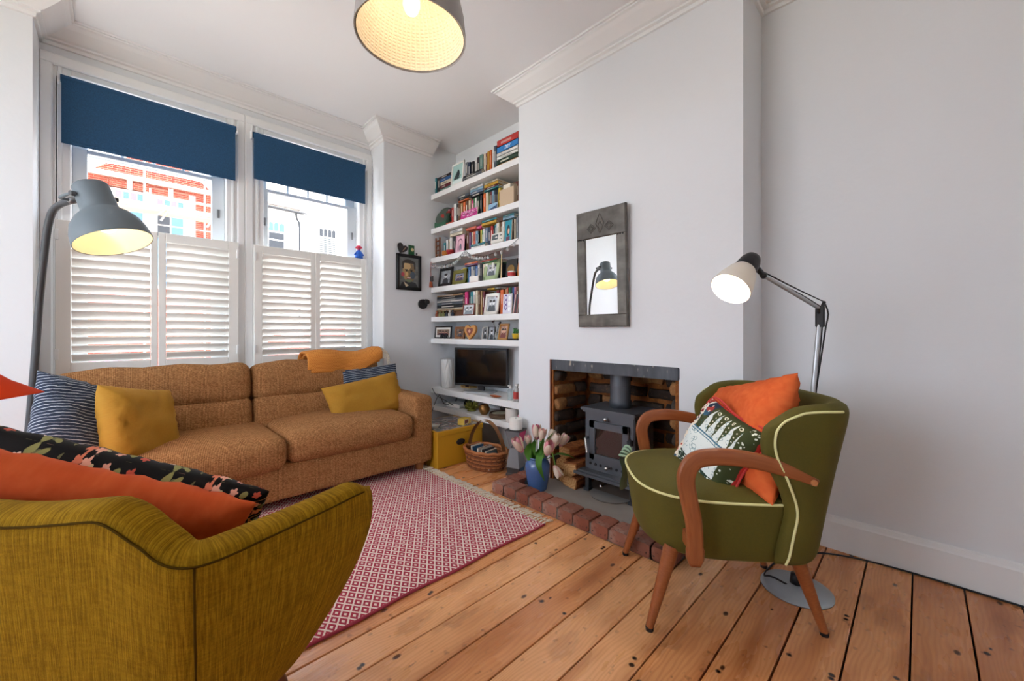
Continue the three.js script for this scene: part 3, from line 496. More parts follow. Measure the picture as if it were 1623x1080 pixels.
// ------------------------------------------------------------------ sofa
{
  const X0 = -0.302, X1 = 1.622, s = thing('sofa', 'long tan ribbed fabric two-seat sofa under the shuttered window', 'sofa', [0.655, 0, -2.88]), ox = 0.655, oz = -2.88;
  const put = (name, g, x, y, z, parent = s) => part(parent, name, at(g, x - ox, y, z - oz), sofaMat);
  put('base', softBox(X1 - X0 - 0.02, 0.2, 0.8, 0.02, [0, 0, 0], 10), (X0 + X1) / 2, 0.16, -2.87);
  put('back_frame', softBox(X1 - X0 - 0.2, 0.5, 0.12, 0.04, [0, 0, 0], 10), (X0 + X1) / 2, 0.46, -3.24);
  put('arm', softBox(0.156, 0.475, 0.79, 0.035, [0.004, 0.008, 0.006], 16), X1 - 0.078, 0.298, -2.865);
  put('arm', softBox(0.16, 0.48, 0.79, 0.05, [0.004, 0.012, 0.006], 16), X0 + 0.08, 0.30, -2.875);
  put('seat_cushion', softBox(0.80, 0.185, 0.62, 0.06, [0.01, 0.03, 0.025], 20, (v) => { v.y -= 0.012 * (1 - v.x); }), 0.258, 0.335, -2.73);
  put('seat_cushion', softBox(0.795, 0.175, 0.6, 0.06, [0.01, 0.035, 0.02], 20), 1.06, 0.338, -2.74);
  for (const [a, b, dz] of [[-0.25, 0.60, 0], [0.605, 1.462, 0]]) {
    const lean = (g) => g.rotateX(-0.14), w = b - a, cx = (a + b) / 2;
    const lo = put('back_cushion', lean(softBox(w, 0.24, 0.19, 0.05, [0, 0, 0.02], 16)), cx, 0.455, -3.035);
    const hi = part(lo, 'headrest', at(lean(softBox(w, 0.25, 0.2, 0.06, [0, 0.012, 0.02], 20, (v) => { v.y += 0.006 * Math.sin(v.x * 21) * (v.y > 0 ? 1 : 0); v.z += 0.005 * Math.sin(v.x * 17 + v.y * 30); })), cx - ox, 0.662, -3.075 - oz), sofaMat);
  }
  for (const x of [X0 + 0.1, X1 - 0.08]) for (const z of [-2.53, -3.2]) part(s, 'foot', at(lathe([[0, 0], [0.026, 0], [0.036, 0.06], [0, 0.06]], 16), x - ox, 0.004, z - oz), std(0xa5683a, 0.5), 'turned wooden foot');

  const cushion = (name, label, g, m, pos, rot3) => { const c = single(name, g, m, label, 'cushion', pos); c.rotation.set(...rot3, 'YXZ'); return c; };
  cushion('throw_cushion', 'navy striped cushion leaning on the sofa arm by the grey lamp', pillow(0.48, 0.46, 0.16, { sd: 1 }), navy, [-0.09, 0.545, -2.74], [-0.5, 0.8, -0.5]);
  cushion('throw_cushion', 'square mustard velvet cushion in front of the navy striped cushion', pillow(0.38, 0.40, 0.15, { sd: 2, wrinkle: 0.006 }), mustard, [0.07, 0.53, -2.68], [-0.3, 0.85, -0.22]);
  cushion('throw_cushion', 'navy striped cushion half hidden behind the oblong mustard cushion', pillow(0.44, 0.34, 0.12, { sd: 3 }), navy, [1.375, 0.565, -2.925], [-0.3, -0.06, 0.06]);
  cushion('throw_cushion', 'oblong mustard velvet cushion against the right sofa arm', pillow(0.58, 0.31, 0.15, { sd: 4, wrinkle: 0.006 }), mustard, [1.262, 0.512, -2.765], [-0.42, 0.06, 0.13]);

  // folded throw over the sofa back
  const knit = dataTex(128, 128, (u, v) => { const a = Math.abs(((u * 16 + Math.floor(v * 16) * 0.5) % 1) - 0.5), b = Math.abs((v * 16 % 1) - 0.5); return mix3([186, 102, 32], [232, 162, 78], clamp(a + b, 0, 1)); }, { rep: [5, 5] });
  const knitM = std(0xffffff, 1, { map: knit, bumpMap: knit, bumpScale: 0.002 });
  const t = thing('throw_blanket', 'folded orange knitted throw with white fringe over the sofa back', 'throw', [1.2, 0.785, -3.08]);
  const fold = (off, w, sd) => shell((a, b) => { const x = lerp(-w / 2, w / 2, a), q = (b - 0.42) * 0.42, L = 0.11; let y, z; const dr = Math.abs(q) - L * 0.55; if (dr <= 0) { z = q; y = 0; } else { const k = Math.min(dr, 1); z = Math.sign(q) * (L * 0.55 + 0.05 * Math.sin(Math.min(k / 0.05, PI / 2))); y = -k * (0.62 + 0.12 * Math.sin(a * 5 + sd)); } return V(x, y + off + 0.012 * Math.sin(a * 7 + sd) * (0.6 + b) + (a > 0.75 ? (a - 0.75) * 0.09 : 0), z + 0.01 * Math.sin(a * 9 + sd)); }, (a, b) => 0.013 * Math.pow(clamp(Math.sin(a * PI), 0, 1), 0.15) * Math.pow(clamp(Math.sin(b * PI), 0, 1), 0.15), 36, 24, [0.6, 0.4]);
  part(t, 'upper_fold', fold(0.056, 0.55, 0), knitM); part(t, 'under_fold', fold(0.034, 0.51, 0.4), knitM);
  const fr = []; for (let k = 0; k < 34; k++) { const q = (k / 33 - 0.42) * 0.34, z = clamp(q, -0.11, 0.11), y = 0.085 - Math.max(0, Math.abs(q) - 0.06) * 0.62; fr.push(tube([[0.265, y, z], [0.29 + rr(0, 0.02), y - 0.005, z + rr(-0.01, 0.01)], [0.315 + rr(0, 0.02), y - 0.03, z + rr(-0.012, 0.012)], [0.325 + rr(-0.01, 0.02), y - 0.085 + rr(0, 0.03), z + rr(-0.015, 0.015)]], 0.0032, 8, 5)); }
  const fm = part(t, 'fringe', fr, std(0xe6dccb, 1), 'white wool fringe'); fm.userData.kind = 'stuff';
}

// ------------------------------------------------------------------ rug
{
  const rugTex = dataTex(512, 512, (u, v) => {
    // 8 x 8 diamonds of 5.6 x 4.2 cm, woven in crimson and ecru
    const U = u * 8, W = v * 8, fx = Math.abs((U % 1) - 0.5) * 2, fy = Math.abs((W % 1) - 0.5) * 2, d = fx + fy, thr = vnoise(u * 256, v * 128, 256, 128);
    const pale = Math.max(smooth(0.25, 0.16, Math.abs(d - 1)), smooth(0.4, 0.26, d), smooth(1.6, 1.74, d)); const c = mix3([170, 58, 76], [240, 224, 212], clamp(pale + (thr - 0.5) * 0.35, 0, 1)); const row = Math.sin(v * 128 * PI * 2) * 0.05 + 1; return c.map((q) => q * row);
  });
  rugTex.repeat.set(1 / 0.31, 1 / 0.46);
  const rugM = phys(0xffffff, 1, { specularIntensity: 0.2, map: rugTex, bumpMap: rugTex, bumpScale: 0.0015 });
  const r = thing('woven_rug', 'crimson and cream diamond-weave flatwoven rug with tasselled ends', 'rug', [0.65, 0, -2.0]);
  const x0 = -0.3, x1 = 1.555, z0 = -2.66, z1 = -1.352, nx = 50, nz = 40, hgt = (x, z) => 0.0075 + 0.0012 * Math.sin(x * 9 + z * 4) + (z > -1.39 ? 0.001 : 0);
  const g = new THREE.PlaneGeometry(x1 - x0, z1 - z0, nx, nz); g.rotateX(-PI / 2); g.translate((x0 + x1) / 2, 0, (z0 + z1) / 2); const p = g.attributes.position, uv = g.attributes.uv;
  for (let i = 0; i < p.count; i++) { const x = p.getX(i), z = p.getZ(i), ez = z > z1 - 0.001 ? 0.004 * Math.sin(x * 14) : 0, ex = x > x1 - 0.001 ? 0.006 * Math.sin(z * 11) : 0; p.setXYZ(i, x + ex - 0.65, hgt(x, z), z + ez + 2.0); uv.setXY(i, x, z); }
  g.computeVertexNormals(); part(r, 'weave', g, rugM);
  part(r, 'selvedge', tube(Array.from({ length: 20 }, (_, k) => { const x = lerp(x0, x1, k / 19); return [x - 0.65, 0.006, z1 + 0.004 * Math.sin(x * 14) + 2.0]; }), 0.006, 80, 6), std(0xa63c4c, 1));
  const fr = [], fr2 = [];
  for (let k = 0; k < 62; k++) { const z = lerp(z1 - 0.01, z0 + 0.02, k / 61) + rr(-0.004, 0.004), kn = x1 + 0.012; for (let q = 0; q < 4; q++) { const dz = rr(-0.014, 0.014), L = rr(0.035, 0.065); fr.push(tube([[x1 - 0.655, 0.008, z + 2 + dz * 0.3], [kn - 0.65 + 0.008, 0.010, z + 2], [kn - 0.65 + L * 0.6, 0.007, z + 2 + dz * 0.6], [kn - 0.65 + L, 0.0035, z + 2 + dz]], 0.0025, 6, 4)); } fr2.push(ball(0.006, kn - 0.65, 0.009, z + 2, 6, 5)); }
  const fm = part(r, 'tassels', [...fr, ...fr2], std(0xf0e6d4, 1), 'cream cotton tassels'); fm.userData.kind = 'stuff';
}

// ------------------------------------------------------------------ green wing-back chair
{
  const green = velvet(0xffffff, 0xa09838, { map: napTex([74, 66, 8], [100, 90, 18]) }), pipeM = std(0xe2dfa0, 0.8);
  const legTex = dataTex(128, 64, (u, v) => mix3([136, 72, 36], [166, 98, 54], fbm(u * 6, v * 24, 6, 24, 3)), { rep: [2, 4] });
  const wood = std(0xffffff, 0.38, { map: legTex });
  const c = thing('wing_armchair', 'olive green velvet wing armchair with cream piping and bentwood arms', 'armchair', [1.614, 0, -0.56], -140.4 * PI / 180);
  // seat block: rounded plan
  const halfW = (z) => z < 0.1 ? 0.272 : 0.272 * Math.pow(Math.max(0, 1 - Math.pow((z - 0.1) / 0.212, 2.6)), 1 / 2.6);
  const outline = (k) => { // k 0..1 round the front from back-right to back-left
    const a = lerp(-0.17, 1.17, k) * PI; let x = Math.cos(a), z = Math.sin(a);
    const r = 1 / Math.pow(Math.pow(Math.abs(x) / 0.285, 2.9) + Math.pow(Math.abs(z) / (z > 0 ? 0.305 : 0.34), 2.9), 1 / 2.9); return [x * r, z * r];
  };
  const NS = 60, prof = [[0.0, 0.262], [0.88, 0.262], [0.915, 0.272], [0.93, 0.30], [0.965, 0.37], [0.99, 0.43], [1.0, 0.455], [0.985, 0.463], [0.9, 0.474], [0.7, 0.486], [0.4, 0.493], [0, 0.495]];
  {
    const pos = [], uv = [], idx = [];
    for (let j = 0; j < prof.length; j++) for (let i = 0; i <= NS; i++) { const [x, z] = outline(i / NS); pos.push(x * prof[j][0], prof[j][1], z * prof[j][0]); uv.push(i / NS * 1.2, j / prof.length * 0.6); }
    for (let j = 0; j + 1 < prof.length; j++) for (let i = 0; i < NS; i++) { const a = j * (NS + 1) + i, b = a + NS + 1; idx.push(a, b, b + 1, a, b + 1, a + 1); }
    const g = new THREE.BufferGeometry(); g.setAttribute('position', new THREE.Float32BufferAttribute(pos, 3)); g.setAttribute('uv', new THREE.Float32BufferAttribute(uv, 2)); g.setIndex(idx); part(c, 'seat', smoothNormals(g), green);
    part(c, 'piping', tube(Array.from({ length: 40 }, (_, k) => { const [x, z] = outline(k / 39); return [x * 1.002, 0.459, z * 1.002]; }), 0.0045, 120, 6), pipeM, 'cream piping');
  }
  // wrap-around back with wings
  const plan = new THREE.CatmullRomCurve3([V(-0.292, 0, 0.285), V(-0.3, 0, 0.16), V(-0.283, 0, 0.05), V(-0.2, 0, -0.008), V(0, 0, -0.022), V(0.2, 0, -0.008), V(0.283, 0, 0.05), V(0.3, 0, 0.16), V(0.292, 0, 0.285)]);
  const back = (s, t) => {
    const y = 0.275 + t * 0.505, m = s * 2 - 1;                                   // -1..1
    const ext = lerp(0.68, 0.93, smooth(0.30, 0.84, t)) - 0.09 * smooth(0.88, 1, t); // wings reach further forward near the top
    const q = plan.getPoint(clamp(0.5 + m * 0.5 * ext, 0, 1)), hump = (1 - Math.pow(Math.abs(m), 6)) * 0.0 - 0.03 * Math.pow(Math.abs(m), 10) * t;
    return V(q.x * (0.93 + 0.07 * t), y + hump, -0.212 + q.z - 0.075 * t - 0.02 * t * t);
  };
  const edge = (s, t) => Math.pow(clamp(1 - Math.pow(Math.abs(s * 2 - 1), 14), 0, 1), 0.5) * Math.pow(clamp(1 - Math.pow(Math.abs(t * 2 - 1), 16), 0, 1), 0.5);
  part(c, 'backrest', shell(back, (s, t) => 0.034 * edge(s, t), 70, 30, [1.4, 0.6]), green);
  const onBack = (s, t) => { const e = 1e-3, q = back(s, t), n = back(s + e, t).sub(back(s - e, t)).cross(back(s, t + e).sub(back(s, t - e))).normalize(); if (n.x * q.x - n.z * 0.3 < 0) n.negate(); return q.addScaledVector(n, 0.034 * edge(s, t) + 0.002); };
  // piping along the outer panel edge of each wing and across the back top
  for (const sd of [0, 1]) {
    const pts = []; for (let k = 0; k <= 18; k++) pts.push(onBack(sd ? 0.968 : 0.032, k / 18 * 0.90 + 0.02));
    pts.push(onBack(sd ? 0.962 : 0.038, 0.945));
    for (let k = 1; k <= 10; k++) pts.push(onBack(sd ? lerp(0.955, 0.80, k / 10) : lerp(0.045, 0.20, k / 10), 0.965));
    part(c, 'piping', tube(pts, 0.004, 90, 6), pipeM, 'cream piping');
  }
  // bentwood arms
  for (const sx of [1, -1]) {
    const path = [[-0.185, 0.545], [-0.08, 0.588], [0.03, 0.61], [0.11, 0.612], [0.165, 0.597], [0.19, 0.55], [0.182, 0.48], [0.168, 0.41], [0.163, 0.34], [0.164, 0.275]].map(([z, y]) => V(0, y, z)), cv = new THREE.CatmullRomCurve3(path), N = 60, pos = [], idx = [], uv = [];
    for (let i = 0; i <= N; i++) { const u = i / N, q = cv.getPoint(u), tg = cv.getTangent(u), nr = V(0, tg.z, -tg.y).normalize(), w = 0.021 + 0.005 * Math.sin(u * PI) + (u > 0.9 ? 0.004 : 0) - (u < 0.08 ? (0.08 - u) * 0.12 : 0) - (u > 0.965 ? (u - 0.965) * 0.25 : 0), th = 0.012, ring = [[-1, -0.6], [-0.75, -1], [0.75, -1], [1, -0.6], [1, 0.6], [0.75, 1], [-0.75, 1], [-1, 0.6]]; for (const [a, b] of ring) { pos.push(sx * 0.312 + b * th, q.y + nr.y * a * w, q.z + nr.z * a * w); uv.push(u * 0.9, a * 0.05); } }
    for (let i = 0; i < N; i++) for (let k = 0; k < 8; k++) { const a = i * 8 + k, b = i * 8 + (k + 1) % 8; idx.push(a, b, b + 8, a, b + 8, a + 8); }
    for (let k = 1; k < 7; k++) { idx.push(0, k + 1, k, N * 8, N * 8 + k, N * 8 + k + 1); }
    const g = new THREE.BufferGeometry(); g.setAttribute('position', new THREE.Float32BufferAttribute(pos, 3)); g.setAttribute('uv', new THREE.Float32BufferAttribute(uv, 2)); g.setIndex(idx);
    const arm = part(c, 'arm', smoothNormals(g), wood, 'curved brown wooden arm'); part(arm, 'plug', at(rot(new THREE.CylinderGeometry(0.009, 0.009, 0.006, 16), 0, 0, PI / 2), sx * 0.325, 0.548, -0.172), std(0xc08050, 0.4));
    part(c, 'bolt_block', cboxAt(sx * 0.27 - 0.03, sx * 0.27 + 0.03, 0.31, 0.36, 0.15, 0.18, 0.004), wood);
  }
  // legs
  for (const [fx, fz, tx, tz] of [[0.226, 0.28, 0.2, 0.2], [-0.226, 0.28, -0.2, 0.2], [0.19, -0.285, 0.17, -0.2], [-0.19, -0.285, -0.17, -0.2]]) {
    const l = part(c, 'leg', rod([fx, 0.012, fz], [tx, 0.275, tz], 0.0125, 0.026, 18), wood, 'tapered brown wooden leg'); part(l, 'foot_cap', rod([fx, 0.001, fz], [fx, 0.013, fz], 0.0125, 0.0135, 14), M.black);
  }
  // pale green band with a bow over the front
  const band = thing('fabric_ribbon', 'pale green ribbed ribbon hanging on the far front of the green armchair', 'ribbon', [1.614, 0, -0.56], -140.4 * PI / 180);
  const bm = std(0x93ad92, 0.8); const ox = -0.235, oz = 0.262;
  part(band, 'strap', shell((a, b) => V(ox - 0.035 + a * 0.05, 0.46 - b * 0.17, oz + a * 0.036 + 0.006 * Math.sin(b * 9)), () => 0.003, 8, 20, [1, 1]), bm);
  for (let k = 0; k < 4; k++) part(band, 'loop', at(rot(new THREE.TorusGeometry(0.016, 0.006, 8, 20), 0.4 * k, 0.9), ox - 0.02 + k * 0.012, 0.462 - k * 0.006, oz + 0.004 + k * 0.008), bm);

  const orange = single('throw_cushion', pillow(0.50, 0.44, 0.15, { sd: 9, pinch: 0.05, wrinkle: 0.006 }), orangeMat, 'large orange cushion on the green wing armchair', 'cushion', [1.695, 0.60, -0.475]);
  orange.rotation.set(-0.34, -140.4 * PI / 180 + 0.02, 0.26, 'YXZ');
  const batik = canvasTex(512, 512, (x, w, h) => {
    x.fillStyle = '#f1ece0'; x.fillRect(0, 0, w, h);
    x.fillStyle = '#3c421a'; x.fillRect(70, 0, w, 210); x.fillStyle = '#dfe6e2'; x.fillRect(70, 205, w, 210);
    x.fillStyle = '#1f3048'; x.fillRect(70, 0, 70, 110); x.fillStyle = '#2d5a72'; x.beginPath(); x.arc(95, 90, 34, 0, 7); x.fill(); x.fillStyle = '#a8352c'; for (const [a, b] of [[105, 45], [90, 70], [120, 62]]) { x.beginPath(); x.arc(a, b, 16, 0, 7); x.fill(); } x.fillStyle = '#f4eee2'; for (const [a, b] of [[96, 34], [112, 78]]) { x.beginPath(); x.arc(a, b, 8, 0, 7); x.fill(); }
    for (let k = 0; k < 6; k++) { x.fillStyle = '#dfe6e2'; x.beginPath(); x.moveTo(130 + k * 68, 210); x.lineTo(164 + k * 68, 30); x.lineTo(198 + k * 68, 210); x.fill(); x.fillStyle = '#e8e6cf'; x.beginPath(); x.arc(198 + k * 68, 50, 13, 0, 7); x.fill(); x.fillStyle = '#3c421a'; x.beginPath(); x.arc(198 + k * 68, 50, 7, 0, 7); x.fill(); x.fillStyle = '#e8e6cf'; for (let q = 0; q < 3; q++) { x.beginPath(); x.arc(198 + k * 68, 88 + q * 30, 5, 0, 7); x.fill(); } }
    x.strokeStyle = '#3a6a72'; x.lineWidth = 2; for (let k = 0; k < 150; k++) { const a = 80 + rnd() * 430, b = 60 + rnd() * 350; if (b < 205 && Math.abs(((a - 164) % 68 + 68) % 68 - 34) < (205 - b) * 0.12) continue; x.beginPath(); x.arc(a, b, 4 + rnd() * 11, rnd() * 6, rnd() * 6 + 3); x.stroke(); }
    x.fillStyle = '#3f6e86'; x.fillRect(70, 205, w, 9); x.fillRect(70, 224, w, 5); x.fillStyle = '#20392c'; x.fillRect(70, 395, w, 120); x.fillStyle = '#e6ecdf'; for (let k = 0; k < 90; k++) { x.beginPath(); x.arc(75 + rnd() * 437, 400 + rnd() * 110, 2 + rnd() * 6, 0, 7); x.fill(); }
    x.fillStyle = '#39421c'; x.fillRect(430, 0, 90, 420); x.fillStyle = '#e6ecdf'; for (let k = 0; k < 46; k++) { x.beginPath(); x.arc(436 + rnd() * 70, rnd() * 410, 2 + rnd() * 6, 0, 7); x.fill(); }
    x.fillStyle = '#f3e7d4'; x.fillRect(0, 0, 66, h); for (let k = 0; k < 30; k++) { x.fillStyle = pick(['#b8402f', '#8c2a26', '#2d4a5e', '#3f5a34']); x.beginPath(); x.arc(rnd() * 60, rnd() * h, 4 + rnd() * 9, 0, 7); x.fill(); }
    x.strokeStyle = '#c8312c'; x.lineWidth = 10; x.strokeRect(0, 0, w, h);
  });
  const bt = thing('throw_cushion', 'small patterned batik cushion with red edging on the green armchair', 'cushion', [1.57, 0.565, -0.525]); bt.rotation.set(-0.45, -140.4 * PI / 180 + 0.3, -0.25, 'YXZ');
  part(bt, 'cover', pillow(0.33, 0.30, 0.11, { metric: false, sd: 5 }).scale(1, 1, 1), std(0xffffff, 0.9, { map: batik }));
  part(bt, 'red_piping', tube([[-0.163, -0.148, 0], [0, -0.142, 0], [0.163, -0.148, 0], [0.156, 0, 0], [0.163, 0.148, 0], [0, 0.142, 0], [-0.163, 0.148, 0], [-0.156, 0, 0]], 0.0045, 90, 6, true), std(0xc83a34, 0.8));
}

// ------------------------------------------------------------------ yellow armchair in front (seen from behind)
{
  const yTex = dataTex(512, 512, (u, v) => { const a = fbm(u * 150, v * 8, 150, 8, 3), b = vnoise(u * 180, v * 180, 180, 180), d = fbm(u * 8, v * 60, 8, 60, 2); return mix3([110, 78, 6], [166, 126, 26], clamp(0.5 + (a - 0.5) * 1.2 + (b - 0.5) * 0.3 + (d - 0.5) * 0.3, 0, 1)); }, { rep: [3, 3] });
  const ym = phys(0xffffff, 0.95, { specularIntensity: 0.2, map: yTex, bumpMap: yTex, bumpScale: 0.0012 });
  const lat = -0.885, dep = 0.73, F = [Math.sin(YAW), -Math.cos(YAW)], R = [Math.cos(YAW), Math.sin(YAW)];
  const c = thing('tub_armchair', 'mustard yellow woven fabric tub armchair seen from behind', 'armchair', [F[0] * dep + R[0] * lat, 0, F[1] * dep + R[1] * lat], -YAW);
  // local axes: +x to the right, -z forward (the way the chair faces)
  const mk = (pts) => new THREE.CatmullRomCurve3(pts.map(([x, z]) => V(x, 0, z)), false, 'catmullrom', 0.5);
  const topR = [[0, 0], [0.085, 0], [0.165, 0], [0.245, 0.002], [0.308, -0.014], [0.36, -0.105], [0.425, -0.25], [0.482, -0.4]], botR = [[0, -0.05], [0.075, -0.05], [0.145, -0.05], [0.21, -0.053], [0.258, -0.075], [0.285, -0.135], [0.305, -0.2], [0.325, -0.27]];
  const full = (q) => mk([...q.slice(1).map(([x, z]) => [-x, z]).reverse(), ...q]);
  const ct = full(topR), cb = full(botR);
  const topH = (m) => { const a = Math.abs(m); return 0.695 - 0.012 * (1 - smooth(0, 0.35, a)) - 0.092 * smooth(0.26, 0.575, a) - 0.005 * smooth(0.6, 0.95, a) - 0.035 * smooth(0.93, 1.0, a); };
  const P = (s, t) => { const m = s * 2 - 1, a = ct.getPoint(s), b = cb.getPoint(s), bl = lerp(Math.pow(t, 0.8), 1 - Math.pow(1 - t, 2.2), smooth(0.55, 0.95, Math.abs(m))), fwd = Math.sin(Math.pow(t, 1.2) * PI) * 0.03 * smooth(0.75, 1, Math.abs(m)); return V(lerp(b.x, a.x, bl), lerp(0.19, topH(m), t), lerp(b.z, a.z, bl) - fwd); };
  const ed = (s, t) => Math.pow(clamp(1 - Math.pow(Math.abs(s * 2 - 1), 22), 0, 1), 0.5) * Math.pow(clamp(1 - Math.pow(Math.abs(t * 2 - 1), 18), 0, 1), 0.5);
  part(c, 'shell', shell(P, (s, t) => 0.04 * ed(s, t), 100, 40, [1.9, 0.55]), ym);
  const seamM = phys(0x4a3404, 1, { specularIntensity: 0.2 }), edge = (s, t, o) => { const e = 1e-3, q = P(s, t), ds = P(Math.min(1, s + e), t).sub(P(Math.max(0, s - e), t)), dt = P(s, Math.min(1, t + e)).sub(P(s, t - e)), n = ds.cross(dt).normalize(); return q.addScaledVector(n, o); };
  const sgn = (() => { const q = P(0.5, 0.5), e = edge(0.5, 0.5, 0.01); return e.z > q.z ? 1 : -1; })();
  part(c, 'top_seam', tube(Array.from({ length: 60 }, (_, k) => edge(lerp(0.03, 0.97, k / 59), 0.955, sgn * 0.0385)), 0.0022, 200, 5), seamM, 'stitched welt seam');
  for (const s of [0.778, 0.222]) part(c, 'corner_seam', tube(Array.from({ length: 16 }, (_, k) => edge(s, lerp(0.03, 0.955, k / 15), sgn * 0.0395)), 0.0022, 60, 5), seamM, 'vertical stitched seam');
  part(c, 'seat', at(softBox(0.56, 0.16, 0.42, 0.06, [0.01, 0.03, 0.02], 14), 0, 0.34, -0.27), ym);
  part(c, 'underframe', at(softBox(0.5, 0.08, 0.32, 0.02, [0, 0, 0], 8), 0, 0.225, -0.2), ym);
  const lm = std(0x5b2f16, 0.45);
  for (const [a, z, b, zz] of [[0.27, -0.26, 0.325, -0.30], [-0.27, -0.26, -0.325, -0.30], [0.2, -0.1, 0.25, -0.03], [-0.2, -0.1, -0.25, -0.03]]) part(c, 'leg', rod([b, 0.001, zz], [a, 0.215, z], 0.012, 0.023, 16), lm, 'tapered dark wooden leg');

  // a cushion laid by its upper right corner, its width direction and its height direction
  const lay = (m, w, h, corner, ex, up) => {
    const turn = (a) => V(...a).applyAxisAngle(V(0, 1, 0), -YAW), X = turn(ex).normalize(), Z = X.clone().cross(turn(up)).normalize(), Y = Z.clone().cross(X);
    m.quaternion.setFromRotationMatrix(new THREE.Matrix4().makeBasis(X, Y, Z)); m.position.copy(turn(corner)).addScaledVector(X, -w / 2).addScaledVector(Y, -h / 2);
  };
  const oc = single('throw_cushion', pillow(0.66, 0.48, 0.14, { sd: 12, wrinkle: 0.006, pinch: 0.05 }), phys(0xe8d8d0, 0.95, { map: orangeTex, specularIntensity: 0.3 }), 'orange cushion against the back of the yellow armchair', 'cushion', [0, 0, 0]);
  lay(oc, 0.66, 0.46, [-0.642, 0.562, -1.0], [0.849, -0.373, -0.373], [0.1, 0.9, 0.35]);
  const flor = canvasTex(512, 512, (x, w, h) => {
    x.fillStyle = '#120e0c'; x.fillRect(0, 0, w, h);
    for (let k = 0; k < 60; k++) { const a = rnd() * w, b = rnd() * h; x.fillStyle = pick(['#8f8a52', '#a79c66', '#6b6a45', '#c9b98c']); x.beginPath(); x.ellipse(a, b, 9 + rnd() * 12, 7 + rnd() * 8, rnd() * 6, 0, 7); x.fill(); }
    for (let k = 0; k < 60; k++) { const a = rnd() * w, b = rnd() * h; x.fillStyle = pick(['#d97a5a', '#e5a58c', '#c2553f', '#f0d6c0', '#b9a6a0']); for (let q = 0; q < 5; q++) { x.beginPath(); x.ellipse(a + Math.cos(q * 1.26) * 9, b + Math.sin(q * 1.26) * 9, 10, 7, q * 1.26, 0, 7); x.fill(); } }
    x.strokeStyle = '#c98a4e'; x.lineWidth = 5; for (let k = 0; k < 14; k++) { x.beginPath(); x.moveTo(rnd() * w, rnd() * h); x.quadraticCurveTo(rnd() * w, rnd() * h, rnd() * w, rnd() * h); x.stroke(); }
    x.strokeStyle = '#9fb0bf'; x.lineWidth = 9; for (let k = 0; k < 5; k++) { x.beginPath(); x.moveTo(rnd() * w, rnd() * h); x.lineTo(rnd() * w, rnd() * h); x.stroke(); }
  });
  flor.wrapS = flor.wrapT = THREE.RepeatWrapping; flor.repeat.set(2.6, 2);
  const fc = single('throw_cushion', pillow(0.74, 0.46, 0.13, { metric: false, sd: 14, wrinkle: 0.004, pinch: 0.04 }), phys(0xffffff, 0.75, { map: flor, specularIntensity: 0.3 }), 'dark floral satin cushion behind the orange one on the yellow armchair', 'cushion', [0, 0, 0]);
  lay(fc, 0.74, 0.44, [-0.645, 0.568, -1.06], [0.92, -0.326, -0.22], [0.1, 0.88, 0.4]);
}

// ------------------------------------------------------------------ floating shelves and what stands on them
const SHELF = [2.262, 1.945, 1.674, 1.402, 1.130, 0.932], SNAME = ['top', 'second', 'third', 'fourth', 'fifth', 'sixth'];
const ORD = 'first second third fourth fifth sixth seventh eighth ninth tenth eleventh twelfth thirteenth fourteenth fifteenth sixteenth seventeenth eighteenth nineteenth twentieth twenty-first twenty-second twenty-third twenty-fourth twenty-fifth twenty-sixth twenty-seventh'.split(' ');
{
  const sl = ['topmost white floating shelf, just below the ceiling', 'second white floating shelf from the top, holding the magazine file', 'third white floating shelf from the top, holding the clock', 'fourth white floating shelf from the top, under the bead garland', 'fifth white floating shelf from the top, holding the silver frame', 'sixth white floating shelf from the top, directly above the television'];
  SHELF.forEach((y, i) => single('floating_shelf', cboxAt(2.06, XR, y - 0.045, y, ZP, ZB0, 0.004), M.shelf, sl[i], 'shelf', [0, 0, 0], 0, 'white alcove shelves'));
  single('floating_shelf', cboxAt(2.06, XR, 0.43, 0.48, ZP, ZB0, 0.004), M.shelf, 'white floating shelf carrying the television', 'shelf', [0, 0, 0], 0, 'white alcove shelves');
  single('floating_shelf', cboxAt(2.06, XR, 0.272, 0.316, ZP, ZB0, 0.004), M.shelf, 'lowest white floating shelf, above the yellow box', 'shelf', [0, 0, 0], 0, 'white alcove shelves');
}
